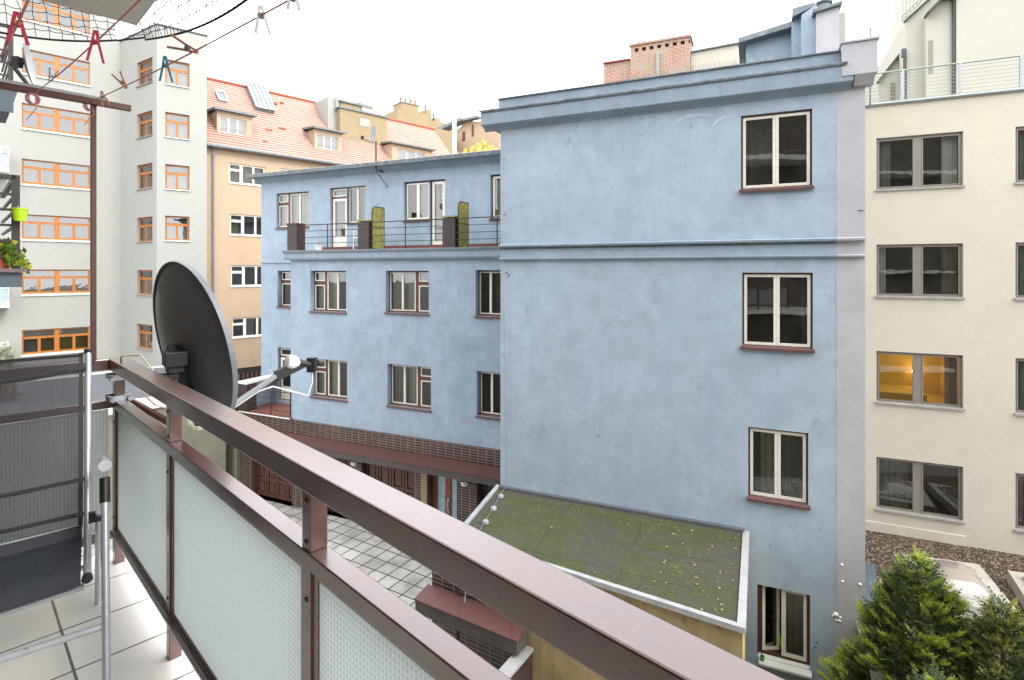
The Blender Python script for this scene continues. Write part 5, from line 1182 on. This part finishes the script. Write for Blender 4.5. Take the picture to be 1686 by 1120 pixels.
peg('red and wood peg at the top left corner', on(A3, B3_, 28), Vector((.05, 0, -1)), .062, 'red_peg', 'wood_peg')
peg('small grey peg just above the crossbar', on(A2, B2_, 84), Vector((.3, 0, .9)), .05, 'steel')

# ================================================================== BIG DISH
dishT = thing('satellite_dish', 'large graphite satellite dish mounted outside the balcony rail, seen from behind', 'satellite dish', (-1.7, 2.9, -.85))
n = Vector((.594, .775, .19)).normalized(); upd = (UP-n*UP.dot(n)).normalized()
# lean the long axis a little
sdv = upd.cross(n); upd2 = (upd*math.cos(.0)+sdv*math.sin(.0)).normalized()
dc = pxp(302, 572, 2.9)
mb = MB(); dish(mb, dc-n*.03, n, upd2, .44, .455, .085, 8, 64)
seg = 64; rim = []
for k in range(seg+1):
    an_ = 2*math.pi*k/seg; rim.append(dc-n*.03+sdv*(math.cos(an_)*.445)+upd2*(math.sin(an_)*.46)+n*.075)
rb = MB()
for k in range(seg):
    a_, b_ = rim[k], rim[k+1]; ca = (dc-a_); cb = (dc-b_); ra = ca.normalized()*.008; rb_ = cb.normalized()*.008
    rb.hexa([a_-n*.012, b_-n*.012, b_-n*.012+rb_, a_-n*.012+ra], [a_+n*.014, b_+n*.014, b_+n*.014+rb_, a_+n*.014+ra])
refl = mb.build('reflector', M['dish'], dishT, smooth=True); rb.build('rim', M['rim'], refl)
lnb = pxp(487, 597, 3.36); bot = dc-upd2*.445+n*.03
mb = MB(); mb.beam(bot, lnb-(lnb-bot)*.12, .026, .026); mb.build('feed_arm', M['arm'], dishT, bevel=.004)
dl = (dc-lnb).normalized(); mb = MB(); mb.lathe(lnb, dl, [(.02, -.02), (.036, 0), (.042, .02), (.042, .045), (.036, .058), (.02, .062)], 20); lb_ = mb.build('receiver', M['white_plastic'], dishT, smooth=True)
mb = MB(); mb.tube([lnb-dl*.02, lnb-dl*.1], .022, 12); mb.cube(lnb-dl*.11, .05, .05, .09); arm_d = (lnb-bot).normalized(); mb.beam(lnb-arm_d*.14, lnb-dl*.04, .03, .06); mb.build('bracket', M['black'], lb_)
mb = MB(); e0 = lnb-dl*.11+Vector((.0, 0, -.04)); mid_ = bot.lerp(lnb, .55)
mb.tube([e0, e0+Vector((0, 0, -.08)), e0+Vector((-.02, -.02, -.15)), e0+Vector((-.07, -.04, -.13)), mid_.lerp(lnb, .25)+Vector((.03, 0, -.03)), mid_+Vector((0, 0, -.02)), mid_.lerp(bot, .8)+Vector((0, 0, -.02))], .0045, 6); mb.build('cable', M['white_plastic'], lb_)
# back bracket and pipe to the rail corner
bc = dc-upd2*.07-n*.10+sdv*-.02
ctr = pxp(288, 590, 2.80)
mb = MB(); mb.cube(ctr, .10, .12, .075, .7); mb.cube(ctr+Vector((0, 0, -.055)), .075, .09, .03, .7); mb.cube(ctr+Vector((-.02, -.01, -.09)), .08, .07, .025, .7)
mb.beam(ctr+Vector((.01, .02, -.03)), dc-n*.04, .09, .09)
mb.beam(pxp(293, 612, 2.82), pxp(318, 672, 2.9), .055, .07); mb.beam(pxp(312, 655, 2.88), bot-n*.02, .04, .05); mb.build('mount', M['black'], dishT, bevel=.004)
mb = MB(); cn_ = BF.P(.63, 3.50, -.56); mb.tube([ctr+Vector((0, 0, .03)), ctr+Vector((0, 0, -.42))], .022, 12); mb.tube([cn_, ctr+Vector((0, 0, -.09))], .018, 10); mb.tube([cn_+Vector((0, 0, -.10)), ctr+Vector((0, 0, -.35))], .018, 10)
mb.build('mast', M['brown'], dishT, smooth=True)
mb = MB()
for dz_ in (0.0, -.11):
    mb.box(BF, .575, .67, 3.44, 3.46, cn_.z+dz_-.015, cn_.z+dz_+.015); mb.box(BF, .575, .67, 3.535, 3.55, cn_.z+dz_-.015, cn_.z+dz_+.015)
    for d__ in (.585, .66): mb.tube([BF.P(d__, 3.42, cn_.z+dz_), BF.P(d__, 3.58, cn_.z+dz_)], .007, 8); mb.lathe(BF.P(d__, 3.42, cn_.z+dz_), (-rv[0], -rv[1], 0), [(.013, 0), (.013, .014)], 6)
mb.build('clamp', M['alu'], dishT)
mb = MB()
for j in range(4):
    r = .062+j*.007; c = pxp(334, 688, 2.74); mb.tube([c+Vector((r*math.cos(a*.4)*.8, .05*math.sin(a*.4), r*math.sin(a*.4)*.55)) for a in range(17)], .0045, 5)
mb.tube([pxp(338, 706, 2.72), bot], .0045, 5); mb.tube([BF.P(.64, 3.5, -.5), BF.P(.68, 3.3, -.62), BF.P(.7, 3.1, -.66), pxp(310, 680, 2.75)], .004, 5)
mb.tube([BF.P(.62, 3.42, -.50), BF.P(.60, 3.30, -.43), BF.P(.66, 3.2, -.42), BF.P(.7, 3.12, -.5)], .005, 5)
mb.build('cable', M['cable'], dishT)

# ================================================================== FOLDING CHAIR
ch = thing('folding_chair', 'folding chair with dark mesh fabric and aluminium frame at the far balcony end', 'chair', (-1.75, 2.1, -1.54))
fd = Vector((-.612, .791, 0)); Lv = Vector((.791, .612, 0))
def CP(Y, h, L=0): q = Y/.791; return fd*q+Lv*L+Vector((0, 0, -h))
wd = .50
back_top, back_bot = (2.40, .357), (2.19, 1.06); sf, sr = (1.915, 1.085), (2.19, 1.075)
def side(L):
    mb = MB(); mb.tube([CP(*back_top, L), CP(2.29, .72, L), CP(2.19, 1.04, L), CP(2.10, 1.09, L), CP(*sf, L)], .0125, 12); mb.build('side_tube', M['alu'], ch, smooth=True)
side(-.012); side(-wd)
mb = MB(); mb.lathe(CP(sf[0]+.002, sf[1], -.012), -fd, [(.015, -.02), (.017, .0), (.012, .008)], 12); mb.build('end_cap', M['black'], ch); mb = MB(); mb.lathe(CP(back_top[0], back_top[1], -.012), UP, [(.015, -.01), (.015, .008), (.01, .012)], 12); mb.build('end_cap', M['black'], ch)
n = 24; mb = MB(); vs = []
pth = [CP(2.395, .366), CP(2.34, .55), CP(2.29, .72), CP(2.24, .89), CP(2.20, 1.02)]
pt2 = [CP(2.20, 1.02), CP(2.18, 1.055), CP(2.12, 1.07), CP(2.02, 1.078), CP(1.95, 1.08), CP(1.915, 1.10)]
def sheet(path, sag, L0=-.03, L1=-wd+.015):
    m = MB(); vs = []; n = 14
    for p in path:
        for i in range(n+1):
            u = i/n; vs.append(p+Lv*(L0+(L1-L0)*u)+Vector((0, 0, -sag*math.sin(math.pi*u)))+fd*(sag*.3*math.sin(math.pi*u)))
    m.mesh(vs, [[j*(n+1)+i, j*(n+1)+i+1, (j+1)*(n+1)+i+1, (j+1)*(n+1)+i] for j in range(len(path)-1) for i in range(n)]); return m
sheet(pth, .004).build('backrest', M['mesh'], ch, smooth=True)
sheet(pt2, .012).build('seat', M['mesh_seat'], ch, smooth=True)
mb = MB()
for a_, b_ in ((CP(2.397, .362), CP(2.20, 1.03)),): mb.beam(a_+Lv*-.035, b_+Lv*-.035, .016, .006)
mb.beam(CP(2.398, .372, -.03), CP(2.398, .372, -wd), .02, .012); mb.build('hem', M['black'], ch)
mb = MB(); pts = [CP(2.385, .44, -.02)-fd*0]; 
hb = [CP(2.372, .425, -.015), CP(2.38, .43, -.06), CP(2.41, .455, -.2), CP(2.41, .46, -.32), CP(2.38, .435, -.45), CP(2.372, .43, -wd)]
mb.tube(hb, .011, 10); mb.tube([CP(2.255, .86, -.01), CP(2.27, .875, -.25), CP(2.255, .86, -wd)], .009, 8); mb.tube([CP(2.215, .985, -.01), CP(2.23, .995, -.25), CP(2.215, .985, -wd)], .009, 8); mb.build('crossbar', M['dark_grey'], ch, smooth=True)
for L in (.04, -wd-.05):
    mb = MB(); mb.tube([CP(2.03, .79, L), CP(1.74, 1.54, L)], .0125, 12); mb.build('leg', M['alu'], ch, smooth=True)
    mb = MB(); mb.tube([CP(2.08, .93, L-.018), CP(2.5, 1.54, L-.018)], .0105, 12); mb.build('leg', M['alu'], ch, smooth=True)
    mb = MB(); mb.tube([CP(2.28, .80, L), CP(2.18, .775, L), CP(2.06, .742, L), CP(2.0, .728, L)], .013, 12, .021); mb.build('armrest', M['alu'], ch, smooth=True)
    mb = MB(); mb.tube([CP(2.032, .785, L), CP(2.0, .865, L)], .0165, 12); mb.build('joint', M['black'], ch, smooth=True); mb = MB(); mb.lathe(CP(2.10, .955, L-.03), Lv, [(.022, -.02), (.022, .025)], 12); mb.build('joint', M['black'], ch, smooth=True); mb = MB(); mb.lathe(CP(1.742, 1.535, L), UP, [(.017, -.005), (.017, .03)], 10); mb.build('foot_cap', M['black'], ch, smooth=True)
mb = MB(); mb.tube([CP(1.865, 1.235, .04), CP(1.865, 1.235, -wd-.05)], .0115, 10); mb.tube([CP(1.965, 1.135, -.02), CP(1.965, 1.16, -wd+.1), CP(1.965, 1.135, -wd)], .0115, 10); mb.tube([CP(2.08, 1.13, -.02), CP(2.08, 1.15, -wd)], .0095, 10); mb.build('stretcher', M['alu'], ch, smooth=True)

# ================================================================== NEIGHBOURING BALCONIES
def nb(name, label, d1, s1, zf_, bars, panel=None, length=2.6):
    t = thing('balcony', label, 'balcony', BF.P(0, s1+1, zf_), group="neighbours' brown balconies"); mb = MB()
    mb.box(BF, -.78, d1, s1, s1+length, zf_-.22, zf_-.03); mb.build('slab', M['slate_panel'], t)
    mb = MB(); mb.box(BF, -.78, d1+.05, s1-.06, s1+length, zf_-.028, zf_+.02); mb.build('coping', M['brown'], t)
    mb = MB(); 
    for z in bars: 
        w = .03 if z == max(bars) else .016
        mb.box(BF, -.78, d1-.06, s1+.03-w, s1+.03+w, zf_+z-w, zf_+z+w); mb.box(BF, d1-.06-w, d1-.06+w, s1+.03+w, s1+length, zf_+z-w, zf_+z+w)
    mb.build('railing_bar', M['dark_brown'], t)
    mb = MB(); mb.box(BF, d1-.10, d1-.02, s1, s1+.08, zf_+.02, zf_+max(bars)+.03); mb.build('post', M['dark_brown'], t)
    if panel:
        mb = MB(); mb.box(BF, -.78, d1-.02, s1-.03, s1-.01, zf_-panel, zf_-.032); mb.build('panel', M['slate_panel'], t)
    return t
nb('b', 'neighbouring brown-railed balcony with flower pots at the left edge', .66, 9.5, .0, (.18, .38, .58, .78, .98, 1.2))
nb('b', 'upper neighbouring brown-railed balcony with a slate panel, top left', .93, 15.0, 3.7, (.25, .5, .75, 1.0, 1.25), .5)
pt = thing('flower_pot', 'terracotta pot with trailing yellow-green plant on the neighbouring balcony', 'flower pot', BF.P(.40, 9.6, .02)); mb = MB()
mb.lathe(P_(.44, 9.68, .02), UP, [(.11, 0), (.15, .26), (.165, .26), (.165, .31), (.14, .31), (.13, .26)], 20); mb.build('pot', M['terracotta'], pt, smooth=True)
mb = MB(); rnd = random.Random(8)
for k in range(420):
    q_ = rnd.random(); c = P_(.40+.26*q_**1.5, 9.62-.1*q_, .30+.10*math.sin(q_*2.2)-.34*q_*q_)
    p = c+Vector((rnd.gauss(0, .055), rnd.gauss(0, .055), rnd.gauss(0, .04))); a = rnd.random()*6.28; s_ = rnd.uniform(.02, .045)
    mb.face([p+Vector((math.cos(a+j*1.57)*s_, math.sin(a*2+j)*s_*.5, math.sin(a+j*1.57)*s_)) for j in range(4)])
mb.build('leaves', M['geranium'], pt, uvs=False)
pt = thing('planter', 'lime green plastic planter hung on the neighbouring balcony railing', 'planter', P_(.66, 9.46, .72)); mb = MB(); mb.lathe(P_(.63, 9.42, .63), UP, [(.06, 0), (.085, .15), (.093, .15), (.093, .165), (.078, .165), (.055, .02)], 18); mb.build('pot', M['lime'], pt, smooth=True)
mb = MB(); mb.tube([P_(.62, 9.47, .8), P_(.62, 9.52, .86), P_(.62, 9.53, .78)], .006, 5); mb.build('hook', M['steel'], pt)
nd = thing('satellite_dish', 'small grey satellite dish seen edge-on beside the upper neighbouring balcony', 'satellite dish', pxp(42, 100, 7.6)); mb = MB(); dcc = pxp(42, 104, 7.6)
dish(mb, dcc, Vector((.80, .48, .12)), UP, .25, .30, .05, 4, 28); mb.build('reflector', M['white_dish'], nd, smooth=True)
mb = MB(); mb.tube([dcc-Vector((.02, 0, .0)), dcc+Vector((-.16, -.05, -.02)), dcc+Vector((-.5, .6, -.1))], .03, 8); mb.cube(dcc+Vector((-.09, -.03, 0)), .09, .09, .14); mb.build('mount', M['dark_grey'], nd)

# ================================================================== WORLD, SUN, CAMERA
SUN_EL, SUN_AZ = math.radians(38), math.radians(121)      # soft, from the right through thick cloud
w = bpy.data.worlds.new('World'); bpy.context.scene.world = w; w.use_nodes = True; t = w.node_tree; t.nodes.clear()
out = t.nodes.new('ShaderNodeOutputWorld'); bg = t.nodes.new('ShaderNodeBackground'); sky = t.nodes.new('ShaderNodeTexSky')
sky.sky_type = 'NISHITA'; sky.sun_disc = False; sky.sun_elevation = SUN_EL; sky.sun_rotation = SUN_AZ; sky.air_density = 1.0; sky.dust_density = 5.0
# overcast: the blue of the clear sky is all but covered by an even white cloud layer with faint structure
nz = N(t, 'ShaderNodeTexNoise', Scale=1.6, Detail=5.0); tc = t.nodes.new('ShaderNodeTexCoord'); t.links.new(tc.outputs['Generated'], nz.inputs['Vector'])
cl = ramp(t, nz.outputs['Fac'], [(.25, (16.2, 16.5, 17.0, 1)), (.8, (18.6, 18.8, 19.2, 1))])
mx = mix(t, .93, sky.outputs[0], cl); t.links.new(mx, bg.inputs[0]); bg.inputs[1].default_value = .1; t.links.new(bg.outputs[0], out.inputs[0])
sl = bpy.data.lights.new('sun', 'SUN'); sl.energy = .9; sl.angle = math.radians(14); sl.color = (1, .96, .9); so = bpy.data.objects.new('sun', sl); C.objects.link(so)
d = Vector((math.sin(SUN_AZ)*math.cos(SUN_EL), math.cos(SUN_AZ)*math.cos(SUN_EL), math.sin(SUN_EL))); so.rotation_euler = (-d).to_track_quat('-Z', 'Y').to_euler()
cam = bpy.data.cameras.new('camera'); co = bpy.data.objects.new('camera', cam); C.objects.link(co); co.location = (0, 0, CZ); co.rotation_euler = (math.radians(90), 0, 0)
cam.sensor_width = 36; cam.lens = 36*F/1686; cam.shift_y = (HY-560)/1686; cam.clip_start = .05; cam.clip_end = 1500
sc = bpy.context.scene; sc.camera = co
sc.view_settings.view_transform = 'Standard'; sc.view_settings.look = 'None'; sc.view_settings.gamma = 1; sc.view_settings.exposure = 1.2
sc.cycles.max_bounces = 8; sc.cycles.transparent_max_bounces = 16; sc.cycles.use_denoising = True
